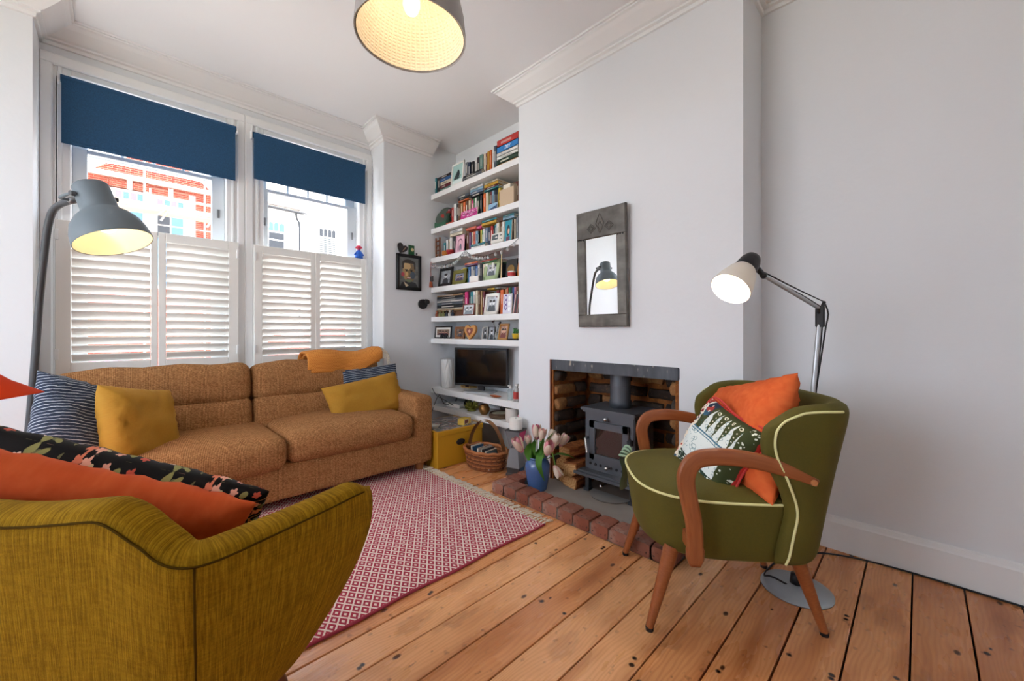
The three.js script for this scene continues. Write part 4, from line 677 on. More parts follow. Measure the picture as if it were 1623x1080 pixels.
const UPRIGHT = [[0,-3.190,-3.158,.17,'#2f7f88','teal'],[0,-3.155,-3.101,.165,'#1f2024','black'],[0,-2.718,-2.684,.175,'#70757a','grey'],[0,-2.679,-2.649,.165,'#23304a','navy'],[0,-2.645,-2.607,.16,'#1f2024','black'],[0,-2.599,-2.570,.165,'#e4e2dc','white'],[0,-2.566,-2.529,.172,'#33232b','black and pink'],[0,-2.525,-2.485,.178,'#5d8078','sage'],[0,-2.481,-2.454,.176,'#ddd2b8','cream'],[0,-2.451,-2.434,.172,'#6d2630','maroon'],[0,-2.432,-2.409,.178,'#c89a30','mustard'],[0,-2.407,-2.384,.182,'#d9682c','orange'],[0,-2.381,-2.354,.192,'#e4e2dc','white'],[0,-2.351,-2.321,.195,'#555d66','slate'],[1,-2.982,-2.957,.15,'#d98aa0','pink'],[1,-2.953,-2.929,.15,'#6d2630','maroon'],[1,-2.924,-2.895,.155,'#b9312b','red'],[1,-2.891,-2.853,.18,'#e4e2dc','white'],[1,-2.849,-2.821,.17,'#1f2024','black'],[1,-2.817,-2.789,.165,'#6d472e','brown'],[1,-2.785,-2.754,.16,'#b08a5c','tan'],[1,-2.749,-2.718,.16,'#d9682c','orange'],[1,-2.714,-2.684,.16,'#6d472e','brown'],[1,-2.679,-2.649,.16,'#c9b596','beige'],[1,-2.641,-2.616,.15,'#c83072','magenta'],[1,-2.611,-2.590,.16,'#3f7d4f','green'],[1,-2.586,-2.566,.16,'#e4e2dc','white'],[1,-2.562,-2.525,.165,'#23402f','dark green'],[1,-2.521,-2.493,.165,'#1f2024','black'],[1,-2.485,-2.454,.17,'#d9682c','orange'],[1,-2.450,-2.423,.17,'#ddd2b8','cream'],[1,-2.419,-2.403,.165,'#6d6c35','olive'],[1,-2.400,-2.377,.165,'#6d2630','maroon'],[1,-2.373,-2.351,.165,'#8fb6cc','light blue'],[1,-2.347,-2.328,.165,'#23304a','navy'],[1,-2.325,-2.306,.165,'#1f2024','black'],[1,-2.303,-2.277,.17,'#d8b93c','yellow'],[1,-2.109,-2.096,.17,'#6d2630','maroon'],[1,-2.094,-2.078,.17,'#6d472e','brown'],[2,-3.046,-3.011,.13,'#2f7f88','teal'],[2,-3.006,-2.977,.15,'#e4e2dc','white'],[2,-2.972,-2.948,.15,'#c9b596','beige'],[2,-2.943,-2.910,.16,'#e4e2dc','white'],[2,-2.905,-2.867,.16,'#1f2024','black'],[2,-2.723,-2.675,.17,'#6d472e','brown'],[2,-2.666,-2.641,.155,'#6a3f70','purple'],[2,-2.637,-2.620,.155,'#ddd2b8','cream'],[2,-2.616,-2.586,.155,'#dd6a50','coral'],[2,-2.582,-2.553,.155,'#8fb6cc','light blue'],[2,-2.549,-2.533,.15,'#1f2024','black'],[2,-2.529,-2.505,.155,'#d8b93c','yellow'],[2,-2.501,-2.485,.15,'#3f7d4f','green'],[2,-2.481,-2.461,.155,'#e4e2dc','white'],[2,-2.458,-2.430,.16,'#6c7f96','grey-blue'],[2,-2.426,-2.403,.16,'#23304a','navy'],[2,-2.400,-2.373,.165,'#b9312b','red'],[2,-2.369,-2.354,.16,'#1f2024','black'],[2,-2.351,-2.328,.17,'#2f7f88','teal'],[2,-2.325,-2.306,.17,'#e4e2dc','white'],[2,-2.303,-2.285,.17,'#ddd2b8','cream'],[2,-2.281,-2.263,.17,'#6d472e','brown'],[2,-2.259,-2.231,.17,'#e4e2dc','white'],[2,-2.144,-2.128,.165,'#3f2a1e','dark brown'],[2,-2.124,-2.108,.165,'#ddd2b8','cream'],[2,-2.104,-2.081,.17,'#70757a','grey'],[3,-2.891,-2.863,.13,'#c9b596','beige'],[3,-2.858,-2.826,.13,'#23402f','dark green'],[3,-2.821,-2.794,.135,'#23304a','navy'],[3,-2.789,-2.762,.135,'#ddd2b8','cream'],[3,-2.758,-2.727,.14,'#d8b93c','yellow'],[3,-2.710,-2.684,.14,'#3f7d4f','green'],[3,-2.679,-2.649,.14,'#2f63a0','blue'],[3,-2.645,-2.624,.14,'#e4e2dc','white'],[3,-2.620,-2.590,.14,'#555d66','slate'],[3,-2.586,-2.562,.14,'#2f63a0','blue'],[3,-2.558,-2.533,.15,'#e4e2dc','white'],[3,-2.525,-2.493,.15,'#1f2024','black'],[3,-2.485,-2.461,.14,'#ddd2b8','cream'],[3,-2.454,-2.423,.14,'#e4e2dc','white'],[3,-2.415,-2.384,.14,'#e0a888','peach'],[3,-2.377,-2.354,.14,'#e4e2dc','white'],[3,-2.347,-2.325,.14,'#1f2024','black'],[4,-2.727,-2.684,.205,'#c83072','magenta'],[4,-2.679,-2.649,.2,'#1f2024','black'],[4,-2.645,-2.611,.2,'#2f7f88','teal'],[4,-2.607,-2.582,.2,'#e4e2dc','white'],[4,-2.578,-2.549,.205,'#ddd2b8','cream'],[4,-2.545,-2.525,.2,'#6d472e','brown'],[4,-2.521,-2.501,.2,'#b08a5c','tan'],[4,-2.497,-2.477,.19,'#6d2630','maroon'],[4,-2.325,-2.292,.19,'#7d2228','dark red'],[4,-2.281,-2.245,.19,'#d9682c','orange'],[4,-2.224,-2.206,.19,'#b08a5c','tan'],[4,-2.203,-2.189,.2,'#dd6a50','coral'],[4,-2.186,-2.168,.2,'#3f7d4f','green'],[4,-2.165,-2.148,.2,'#1f2024','black'],[4,-2.144,-2.128,.2,'#2f63a0','blue'],[4,-2.124,-2.108,.2,'#d98aa0','pink'],[4,-2.104,-2.081,.2,'#6d472e','brown']];
const FLAT = [[0,-3.067,-2.896,2.080,0.000,[[.03,'#5d8078','sage'],[.028,'#6d2630','maroon'],[.03,'#ddd2b8','cream'],[.03,'#2f63a0','blue'],[.022,'#33232b','black and pink']]],
[0,-2.290,-2.054,2.075,0.000,[[.018,'#b08a5c','tan'],[.034,'#23402f','dark green'],[.026,'#e4e2dc','white'],[.026,'#e4e2dc','white'],[.046,'#2f63a0','blue'],[.05,'#b9312b','red']]],
[0,-2.709,-2.453,2.066,0.000,[[.014,'#555d66','slate'],[.014,'#70757a','grey'],[.013,'#1f2024','black']]],
[1,-2.826,-2.658,2.100,0.172,[[.012,'#d9682c','orange'],[.02,'#1f2024','black'],[.02,'#555d66','slate']]],
[1,-2.637,-2.465,2.090,0.168,[[.022,'#1f2024','black'],[.02,'#6c7f96','grey-blue'],[.02,'#8fb6cc','light blue'],[.018,'#e4e2dc','white']]],
[1,-2.454,-2.284,2.090,0.173,[[.014,'#2f7f88','teal'],[.014,'#6d2630','maroon'],[.026,'#c89a30','mustard'],[.014,'#ddd2b8','cream']]],
[2,-2.938,-2.754,2.100,0.163,[[.028,'#ddd2b8','cream'],[.028,'#e4e2dc','white']]],
[2,-2.688,-2.558,2.090,0.173,[[.022,'#dd6a50','coral']]],
[2,-2.547,-2.483,2.085,0.160,[[.024,'#c83072','magenta']]],
[2,-2.479,-2.301,2.085,0.172,[[.024,'#c89a30','mustard'],[.018,'#2f7f88','teal']]],
[2,-2.234,-2.111,2.090,0.173,[[.02,'#8fb6cc','light blue'],[.014,'#2f7f88','teal']]],
[2,-2.598,-2.422,2.066,0.000,[[.018,'#e4e2dc','white'],[.018,'#2f7f88','teal']]],
[3,-2.710,-2.537,2.090,0.145,[[.014,'#6a3f70','purple'],[.014,'#d9682c','orange']]],
[3,-2.485,-2.306,2.090,0.145,[[.012,'#3f7d4f','green'],[.012,'#b9312b','red']]],
[4,-3.148,-2.745,2.100,0.000,[[.05,'#6d472e','brown'],[.012,'#b08a5c','tan'],[.014,'#ddd2b8','cream'],[.026,'#1f2024','black'],[.026,'#555d66','slate'],[.014,'#e4e2dc','white'],[.016,'#70757a','grey'],[.022,'#1f2024','black'],[.012,'#b08a5c','tan']]],
[4,-2.419,-2.336,2.090,0.197,[[.014,'#d8b93c','yellow']]],
[4,-2.328,-2.263,2.090,0.197,[[.014,'#70757a','grey']]]];
{
  const cache = {}, cov = (c) => cache[c] ??= std(c, 0.6), paper = std(0xe6ddc8, 0.95), band = { l: std(0xe8e2d2, 0.6), d: std(0x2a2522, 0.6) };
  const lum = (c) => { const q = new THREE.Color(c); return q.r + q.g + q.b; };
  const count = {};
  for (const [s, z0, z1, h, c, word] of UPRIGHT) {
    const k = count[s] = (count[s] ?? -1) + 1, w = (z1 - z0) * 0.96, dp = rr(0.115, 0.15), x = 2.1 + rr(0, 0.012);
    const b = thing('book', `${word} book standing upright, ${ORD[k]} from left on the ${SNAME[s]} bookshelf`, 'book', [x, SHELF[s], (z0 + z1) / 2], 0, `books standing on the ${SNAME[s]} bookshelf`);
    const ct = Math.min(0.003, w * 0.18);
    part(b, 'cover', [at(cbox(dp, h, ct, 0.0008), dp / 2, h / 2, -w / 2 + ct / 2), at(cbox(dp, h, ct, 0.0008), dp / 2, h / 2, w / 2 - ct / 2), at(cbox(0.004, h, w, 0.0015), 0.002, h / 2, 0)], cov(c));
    part(b, 'pages', box(0.003, dp - 0.003, 0.003, h - 0.003, -w / 2 + ct, w / 2 - ct), paper);
    const lt = cov('#' + new THREE.Color(c).lerp(new THREE.Color(lum(c) < 0.9 ? 0xf0e8d8 : 0x3a2a24), pick([0.35, 0.55, 0.8])).getHexString()); const t = rnd();
    part(b, 'spine_title', box(-0.0006, 0.001, h * lerp(0.3, 0.5, t), h * lerp(0.72, 0.86, t), -w * 0.16, w * 0.16), lt);
  }
  const sn = ['at the left of the top bookshelf', 'beside the chimney on the top bookshelf', 'before the grey books, top bookshelf', 'on brown books of the second bookshelf', 'on green books of the second bookshelf', 'beside the magazine file, second bookshelf', 'behind the pink picture, third bookshelf', 'on the purple book, third bookshelf', 'on the yellow book, third bookshelf', 'above the clock, third bookshelf', 'beside the chimney, third bookshelf', 'under the coloured row, third bookshelf', 'under the garland peak, fourth bookshelf', 'behind the green frame, fourth bookshelf', 'at the left of the fifth bookshelf', 'above the silver frame, fifth bookshelf', 'above the orange book, fifth bookshelf'];
  FLAT.forEach(([s, z0, z1, x, y0, L], i) => {
    let y = SHELF[s] + y0; L.forEach(([th, c, word], k) => {
      const w = (z1 - z0) - (L.length > 2 ? rr(0, 0.02) : 0), dp = Math.min(0.2, XR - x - 0.02), n = L.length, pos = n === 1 ? 'lying flat' : k === 0 ? 'lowest in pile' : k === n - 1 ? 'topmost in pile' : n === 3 ? 'in middle of pile' : `${ORD[k]} up in pile`;
      const b = thing('book', `${word} book ${pos} ${sn[i]}`, 'book', [x, y, (z0 + z1) / 2 + rr(-0.003, 0.003)], 0, `books piled ${sn[i]}`);
      const ct = Math.min(0.003, th * 0.18);
      part(b, 'cover', [at(cbox(dp, ct, w, 0.0008), dp / 2, ct / 2, 0), at(cbox(dp, ct, w, 0.0008), dp / 2, th - ct / 2, 0), at(cbox(0.004, th, w, 0.0015), 0.002, th / 2, 0)], cov(c));
      part(b, 'pages', box(0.003, dp - 0.003, ct, th - ct, -w / 2 + 0.003, w / 2 - 0.003), paper);
      const lt = cov('#' + new THREE.Color(c).lerp(new THREE.Color(lum(c) < 0.9 ? 0xf0e8d8 : 0x3a2a24), pick([0.35, 0.55, 0.8])).getHexString());
      if (i === 1 && c === '#2f63a0') { const tx = canvasTex(256, 48, (g, W, H) => { g.fillStyle = '#2f7fc4'; g.fillRect(0, 0, W, H); g.fillStyle = '#ffffff'; g.font = 'bold italic 42px sans-serif'; g.fillText('DIY', 92, 39); }); const p = new THREE.PlaneGeometry(w - 0.01, th - 0.006); p.rotateY(-PI / 2); part(b, 'spine_title', at(p, -0.0008, th / 2, 0), std(0xffffff, 0.6, { map: tx })); }
      else part(b, 'spine_title', box(-0.0006, 0.001, th * 0.34, th * 0.66, -w * 0.3, w * rr(0.0, 0.25)), lt);
      y += th + 0.0005;
    });
  });

  // --- photographs
  const person = (bg, fg, skin, n = 1) => canvasTex(96, 96, (g, W, H) => {
    g.fillStyle = bg; g.fillRect(0, 0, W, H); for (let k = 0; k < 40; k++) { g.globalAlpha = 0.12; g.fillStyle = pick(['#fff', '#000', fg]); g.beginPath(); g.arc(rnd() * W, rnd() * H, 4 + rnd() * 14, 0, 7); g.fill(); } g.globalAlpha = 1;
    for (let k = 0; k < n; k++) { const cx = W * (k + 1) / (n + 1); g.fillStyle = fg; g.beginPath(); g.ellipse(cx, H * 0.95, W * 0.3 / Math.sqrt(n), H * 0.38, 0, 0, 7); g.fill(); g.fillStyle = skin; g.beginPath(); g.ellipse(cx, H * 0.42, W * 0.13 / Math.sqrt(n) + 3, H * 0.17, 0, 0, 7); g.fill(); g.fillStyle = '#2a211d'; g.beginPath(); g.ellipse(cx, H * 0.31, W * 0.14 / Math.sqrt(n) + 3, H * 0.09, 0, 0, 7); g.fill(); }
  });
  const bw = person('#9aa0a4', '#33363a', '#d6d6d4'), bw2 = person('#c6cace', '#4a4e52', '#e8e8e8', 2), col1 = person('#8a6a50', '#5a2f36', '#c99a80', 3), col2 = person('#6f5a48', '#2b3346', '#c49272'), col3 = person('#7d7f90', '#44324c', '#caa08c', 2), col4 = person('#b88a70', '#7a3a34', '#d8a88c', 2), pale = person('#d8dde0', '#8a949c', '#eef0f0', 2), bw3 = person('#77797c', '#1d1e20', '#c8c8c8');
  function frame(s, z0, z1, h, mat, photo, label, { border = 0.018, mount = 0, lean = 0.14, x = 2.085, yaw = 0, tall = false } = {}) {
    const w = z1 - z0, t = thing('photo_frame', label, 'photo frame', [x, SHELF[s] + 0.001, (z0 + z1) / 2], -PI / 2 + yaw, 'framed photographs on the bookshelves');
    const L = (g) => g.rotateX(-lean), b = border;
    part(t, 'border', L(merge([at(cbox(w, b, 0.014, 0.003), 0, b / 2, 0), at(cbox(w, b, 0.014, 0.003), 0, h - b / 2, 0), at(cbox(b, h, 0.014, 0.003), -w / 2 + b / 2, h / 2, 0), at(cbox(b, h, 0.014, 0.003), w / 2 - b / 2, h / 2, 0)])), mat);
    part(t, 'backing', L(box(-w / 2 + 0.004, w / 2 - 0.004, 0.004, h - 0.004, -0.007, -0.001)), mount ? std(0xe9e6df, 0.9) : mat);
    const m = b + mount, p = new THREE.PlaneGeometry(w - 2 * m, h - 2 * m); at(p, 0, h / 2, 0.0004); part(t, 'photograph', L(p), std(0xffffff, 0.4, { map: photo }));
    part(t, 'strut', rod([0, h * 0.6 * Math.cos(lean), -h * 0.6 * Math.sin(lean) - 0.006], [0, 0.001, -h * 0.45], 0.004, 0.004, 8), mat);
    return t;
  }
  const fBlack = std(0x1b1c1f, 0.45), fOlive = std(0x6f6a28, 0.6), fGreen = std(0x9fb183, 0.6), fSilver = std(0xd9d3c8, 0.35, { metalness: 0.2 }), fWood = std(0x8a5a34, 0.5), fGold = std(0xb07c3a, 0.45), fWhite = std(0xe9e7e0, 0.6), fPink = std(0xd9aab8, 0.7);
  frame(3, -3.097, -2.895, 0.172, fBlack, bw, 'black framed black-and-white photo on the fourth bookshelf', { border: 0.028, x: 2.085 });
  frame(3, -2.88, -2.69, 0.128, fOlive, col3, 'olive green photo frame under the garland on the fourth bookshelf', { border: 0.032 });
  frame(3, -2.465, -2.285, 0.165, fGreen, bw2, 'pale green photo frame leaning on the fourth bookshelf', { border: 0.036, lean: 0.2 });
  frame(4, -2.735, -2.578, 0.1, std(0x7a3e30, 0.5), pale, 'small red-brown photo frame on the fifth bookshelf', { border: 0.01 });
  frame(4, -2.452, -2.284, 0.17, fSilver, bw2, 'tall pale silver photo frame on the fifth bookshelf', { border: 0.026, lean: 0.16 });
  frame(5, -3.155, -2.9, 0.112, fBlack, col1, 'wide black frame with cream mount on the sixth bookshelf', { border: 0.012, mount: 0.018, lean: 0.08 });
  frame(5, -2.845, -2.705, 0.105, fWood, col2, 'brown wooden photo frame beside the heart on the sixth bookshelf', { border: 0.02, lean: 0.1 });
  frame(5, -2.475, -2.41, 0.1, fWhite, bw3, 'narrow white-edged portrait photo on the sixth bookshelf', { border: 0.004, lean: 0.1 });
  frame(5, -2.4, -2.325, 0.1, fBlack, bw, 'small dark black-and-white portrait photo on the sixth bookshelf', { border: 0.003, lean: 0.1 });
  frame(5, -2.285, -2.18, 0.125, fGold, col4, 'gold wooden photo frame near the yellow plant pot', { border: 0.014, lean: 0.2 });
  const cardArt = canvasTex(96, 128, (g, W, H) => { g.fillStyle = '#a9ccc6'; g.fillRect(0, 0, W, H); g.fillStyle = '#1f2a2e'; g.beginPath(); g.moveTo(14, 90); g.quadraticCurveTo(40, 50, 52, 34); g.lineTo(62, 44); g.quadraticCurveTo(78, 70, 60, 98); g.lineTo(20, 100); g.fill(); g.strokeStyle = '#2b4a3a'; g.lineWidth = 5; g.beginPath(); g.arc(56, 76, 22, 0, 5); g.stroke(); g.fillStyle = '#dfece8'; g.fillRect(0, 104, W, 24); });
  frame(0, -2.89, -2.715, 0.2, fWhite, cardArt, 'white bordered teal picture card on the top bookshelf', { border: 0.016, lean: 0.1, x: 2.075 });
  const arch = canvasTex(96, 128, (g, W, H) => { g.fillStyle = '#e3b6c2'; g.fillRect(0, 0, W, H); g.fillStyle = '#8d5a6c'; g.beginPath(); g.moveTo(18, 118); g.lineTo(18, 50); g.arc(48, 50, 30, PI, 0); g.lineTo(78, 118); g.fill(); g.fillStyle = '#d8a8b2'; g.beginPath(); g.moveTo(26, 118); g.lineTo(26, 54); g.arc(48, 54, 22, PI, 0); g.lineTo(70, 118); g.fill(); g.fillStyle = '#59606c'; g.beginPath(); g.ellipse(54, 92, 12, 30, 0, 0, 7); g.fill(); g.fillStyle = '#a8788a'; g.beginPath(); g.ellipse(38, 100, 9, 22, 0, 0, 7); g.fill(); });
  frame(2, -2.825, -2.705, 0.15, fPink, arch, 'pink arched picture card on the third bookshelf', { border: 0.008, lean: 0.08, x: 2.078 });

  // leaning covers
  const cover = (s, z0, z1, h, draw, label, name, cat, lean = 0.12, x = 2.075) => { const tx = canvasTex(128, 128, draw), w = z1 - z0, t = thing(name, label, cat, [x, SHELF[s] + 0.001, (z0 + z1) / 2], -PI / 2); part(t, 'body', cbox(w, h, 0.008, 0.001).translate(0, h / 2, -0.004).rotateX(-lean), paper); const p = new THREE.PlaneGeometry(w - 0.002, h - 0.002); p.translate(0, h / 2, 0.0006); part(t, 'printed_face', p.rotateX(-lean), std(0xffffff, 0.5, { map: tx })); };
  cover(1, -2.752, -2.528, 0.075, (g, W, H) => { g.fillStyle = '#c22a80'; g.fillRect(0, 0, W, H); g.strokeStyle = '#f0d4e2'; g.lineWidth = 5; for (let k = 0; k < 16; k++) { g.beginPath(); g.arc(rnd() * W, rnd() * H * 0.7, 5 + rnd() * 8, 0, 5); g.stroke(); } g.fillStyle = '#2a1a24'; for (let k = 0; k < 10; k++) g.fillRect(20 + k * 10, 40 + (k % 3) * 9, 5, 18); }, 'bright pink patterned pouch leaning on the second bookshelf', 'pencil_pouch', 'pouch', 0.15);
  cover(1, -2.39, -2.285, 0.055, (g, W, H) => { g.fillStyle = '#8fb3cc'; g.fillRect(0, 0, W, H); g.fillStyle = '#27466a'; g.beginPath(); g.moveTo(0, 110); g.lineTo(128, 40); g.lineTo(128, 128); g.lineTo(0, 128); g.fill(); }, 'blue and white postcard leaning on the second bookshelf', 'postcard', 'postcard');
  cover(2, -2.202, -2.13, 0.16, (g, W, H) => { g.fillStyle = '#2a93a6'; g.fillRect(0, 0, W, H); g.fillStyle = '#16333a'; g.beginPath(); g.arc(64, 62, 34, 0, 7); g.fill(); g.fillStyle = '#e5b79a'; g.beginPath(); g.arc(72, 66, 18, 0, 7); g.fill(); g.fillStyle = '#6d3a4e'; g.fillRect(30, 100, 70, 28); }, 'teal covered book facing out beside the clock', 'book', 'book', 0.08);
  cover(4, -2.222, -2.125, 0.15, (g, W, H) => { g.fillStyle = '#ded9e4'; g.fillRect(0, 0, W, H); g.strokeStyle = '#5b3a8a'; g.lineWidth = 8; for (const y of [24, 54, 86]) { g.beginPath(); g.arc(40, y, 16, 0, 6); g.stroke(); } g.fillStyle = '#ffffff'; for (const y of [30, 64, 100]) { g.beginPath(); g.arc(92, y, 16, 0, 7); g.fill(); } }, 'white and purple covered book facing out on the fifth bookshelf', 'book', 'book', 0.06);
  cover(4, -2.112, -2.064, 0.145, (g, W, H) => { g.fillStyle = '#7a2a2c'; g.fillRect(0, 0, W, H); g.fillStyle = '#1d1d22'; g.fillRect(40, 0, 50, H); g.fillStyle = '#e8dccf'; g.fillRect(0, 0, 18, H); }, 'dark red magazine leaning at the right of the fifth bookshelf', 'magazine', 'magazine', 0.2);

  // magazine file
  { const t = thing('magazine_file', 'beige cardboard magazine file on the second bookshelf', 'file box', [2.072, SHELF[1], -2.173], 0); const cb = std(0xcbb396, 0.9), inn = std(0x9c7650, 0.9), D = 0.24, w = 0.155, side = poly([[0, 0], [D, 0], [D, 0.235], [0.15, 0.235], [0.0, 0.13]]);
    for (const z of [-w / 2, w / 2 - 0.003]) { const g = extrude(side, 0.003); g.translate(0, 0, z); part(t, 'side_panel', g, cb); } part(t, 'front_panel', box(-0.001, 0.003, 0, 0.13, -w / 2, w / 2), cb); part(t, 'back_panel', box(D - 0.003, D, 0, 0.235, -w / 2, w / 2), inn); part(t, 'base_panel', box(0, D, 0, 0.003, -w / 2, w / 2), inn); part(t, 'papers', box(0.02, D - 0.02, 0.004, 0.17, -w / 2 + 0.02, w / 2 - 0.06), paper); }
  // soft bag
  { const g = softBox(0.1, 0.17, 0.22, 0.04, [0.02, 0.0, 0.01], 16, (v) => { v.z *= 1 - 0.25 * (v.y + 0.085) / 0.17; v.y += 0.012 * Math.sin(v.z * 30); v.x += 0.006 * Math.sin(v.y * 60 + v.z * 20); }); const bt = canvasTex(128, 128, (c, W, H) => { c.fillStyle = '#4a5048'; c.fillRect(0, 0, W, H); c.fillStyle = '#3d5f4c'; c.fillRect(0, 70, W, 60); c.fillStyle = '#b5332b'; c.beginPath(); c.arc(76, 64, 24, 0, 7); c.fill(); }); bt.wrapS = bt.wrapT = THREE.RepeatWrapping; bt.repeat.set(4, 4); const t = thing('fabric_bag', 'grey-green cloth bag with red patch on the second bookshelf', 'bag', [2.14, SHELF[1] + 0.085, -3.06], 0); part(t, 'body', g, std(0x4d5a50, 0.95)); part(t, 'red_patch', softBox(0.02, 0.05, 0.06, 0.01, [0.004, 0, 0], 6).translate(-0.052, 0.01, 0.03), std(0xb33a30, 0.9)); part(t, 'green_panel', softBox(0.02, 0.055, 0.2, 0.01, [0.006, 0, 0], 8).translate(-0.05, -0.05, 0), std(0x3d6a52, 0.95)); }
  { const t = thing('toy_figure', 'small dark green knitted figure beside the cloth bag', 'toy', [2.1, SHELF[1], -2.955], 0); const gm = std(0x23402f, 0.9); part(t, 'body', lathe([[0, 0], [0.026, 0.002], [0.03, 0.04], [0.018, 0.08], [0, 0.085]], 14), gm); part(t, 'head', ball(0.022, 0, 0.1, 0), gm); part(t, 'hat', lathe([[0.024, 0.108], [0.018, 0.125], [0, 0.135]], 12), std(0x8d2b26, 0.9)); }
  single('coin_tray', at(cbox(0.05, 0.014, 0.11, 0.004), 0, 0.007, 0), std(0xb4492c, 0.6), 'flat orange-red tin at the front of the second bookshelf', 'tin', [2.092, SHELF[1], -2.9]);
  // third shelf bits
  { const t = thing('toy_ladder', 'small brown wooden ladder ornament on the third bookshelf', 'ornament', [2.1, SHELF[2], -3.125], 0); const wm = std(0x7a4526, 0.6); for (const z of [-0.03, 0.03]) part(t, 'rail', at(cbox(0.014, 0.19, 0.012, 0.002), 0, 0.095, z), wm); for (let k = 0; k < 4; k++) part(t, 'rung', at(cbox(0.01, 0.01, 0.06, 0.002), 0, 0.03 + k * 0.043, 0), wm); }
  single('ornament_basket', lathe([[0, 0], [0.034, 0.002], [0.044, 0.03], [0.04, 0.05], [0.036, 0.05], [0.038, 0.03], [0.03, 0.006], [0, 0.006]], 20), std(0xb8742e, 0.8), 'small orange woven pot on the third bookshelf', 'pot', [2.115, SHELF[2], -3.01]);
  single('ornament_bowl', lathe([[0, 0], [0.024, 0.002], [0.04, 0.03], [0.042, 0.045], [0.037, 0.045], [0.034, 0.03], [0.02, 0.008], [0, 0.008]], 20), std(0xb02a2a, 0.5), 'small red bowl beside the orange pot', 'bowl', [2.1, SHELF[2], -2.925]);
  { const t = thing('digital_clock', 'white digital clock radio with grey screen on the third bookshelf', 'clock', [2.07, SHELF[2], -2.29], 0); part(t, 'case', at(softBox(0.06, 0.085, 0.15, 0.015, [0.004, 0, 0], 10).rotateZ(-0.15), 0.035, 0.045, 0), std(0xdedbd2, 0.5)); part(t, 'screen', at(cbox(0.004, 0.04, 0.07, 0.001).rotateZ(-0.15), 0.004, 0.052, -0.015), std(0x5d6668, 0.2)); for (let k = 0; k < 4; k++) part(t, 'button', at(ball(0.005, 0, 0, 0, 8, 6), 0.002, 0.03 + (k % 2) * 0.03, 0.045 + Math.floor(k / 2) * 0.014), std(0x9a9890, 0.5)); }
  single('wooden_box', cboxAt(2.09, 2.2, 0, 0.03, -0.03, 0.03, 0.004), std(0x5a3a26, 0.6), 'dark brown box on top of the books right of the mustard book', 'box', [0, SHELF[2] + 0.173, -2.26]);
  // fourth shelf bits
  { const t = thing('hanging_ornament', 'rust-red tassel ornament with small photo at the shelf end', 'ornament', [2.05, 1.20, -3.165], 0); const rm = std(0x9a4a28, 0.8); part(t, 'cord', tube([[0.0, 0.44, 0.0], [-0.004, 0.36, 0.004], [0, 0.3, 0]], 0.003, 10, 6), rm); part(t, 'photo_tag', cboxAt(-0.006, 0, 0.255, 0.305, -0.012, 0.04, 0.001), std(0x2a2020, 0.5)); part(t, 'tassel', lathe([[0, 0.203], [0.018, 0.205], [0.014, 0.25], [0.006, 0.26], [0, 0.262]], 14), rm); }
  { const t = thing('painted_ornament', 'white and red painted ornament between the green frames', 'ornament', [2.095, SHELF[3], -2.59], 0); const tx = canvasTex(64, 64, (g) => { g.fillStyle = '#efe8df'; g.fillRect(0, 0, 64, 64); g.strokeStyle = '#b5432c'; g.lineWidth = 6; for (let k = 0; k < 5; k++) { g.beginPath(); g.arc(10 + k * 12, 20 + (k % 2) * 22, 9, 0, 6); g.stroke(); } }); part(t, 'tile', cboxAt(-0.004, 0.008, 0, 0.055, -0.06, 0.06, 0.002), std(0xffffff, 0.5, { map: tx })); part(t, 'foot', cboxAt(-0.015, 0.02, 0, 0.006, -0.062, 0.062, 0.001), std(0xa8562f, 0.6)); }
  single('wooden_stick', rod([0, 0, 0], [0.004, 0.205, 0.002], 0.006, 0.005, 10), std(0xd9bd8e, 0.7), 'thin pale wooden stick standing on the fourth bookshelf', 'stick', [2.085, SHELF[3], -2.247]);
  { const t = thing('painted_plaque', 'black and gold painted plaque leaning on the fourth bookshelf', 'plaque', [2.13, SHELF[3], -2.185], -PI / 2); part(t, 'board', cbox(0.12, 0.15, 0.012, 0.002).translate(0, 0.075, 0).rotateX(-0.1), std(0x1c1712, 0.5)); part(t, 'gold_disc', rot(new THREE.CylinderGeometry(0.04, 0.04, 0.004, 24), PI / 2).translate(0, 0.065, 0.008).rotateX(-0.1), std(0x7c5a20, 0.4, { metalness: 0.5 })); }
  { const t = thing('mug', 'small white mug with red band on the fourth bookshelf', 'mug', [2.095, SHELF[3], -2.143], 0); part(t, 'body', lathe([[0, 0], [0.028, 0], [0.03, 0.045], [0.027, 0.045], [0.025, 0.006], [0, 0.006]], 24), M.whitePaint); part(t, 'red_band', lathe([[0.0295, 0.01], [0.0308, 0.012], [0.0312, 0.034], [0.0302, 0.036]], 24), std(0xb82a2a, 0.5)); }
  { const t = thing('amber_bottle', 'amber ornament bottle beside the chimney breast', 'bottle', [2.12, SHELF[3], -2.075], 0); part(t, 'body', lathe([[0, 0], [0.024, 0], [0.026, 0.06], [0.018, 0.1], [0.01, 0.13], [0, 0.13]], 20), std(0xb06a24, 0.3)); part(t, 'stopper', lathe([[0.011, 0.128], [0.012, 0.145], [0, 0.148]], 12), M.dark); }
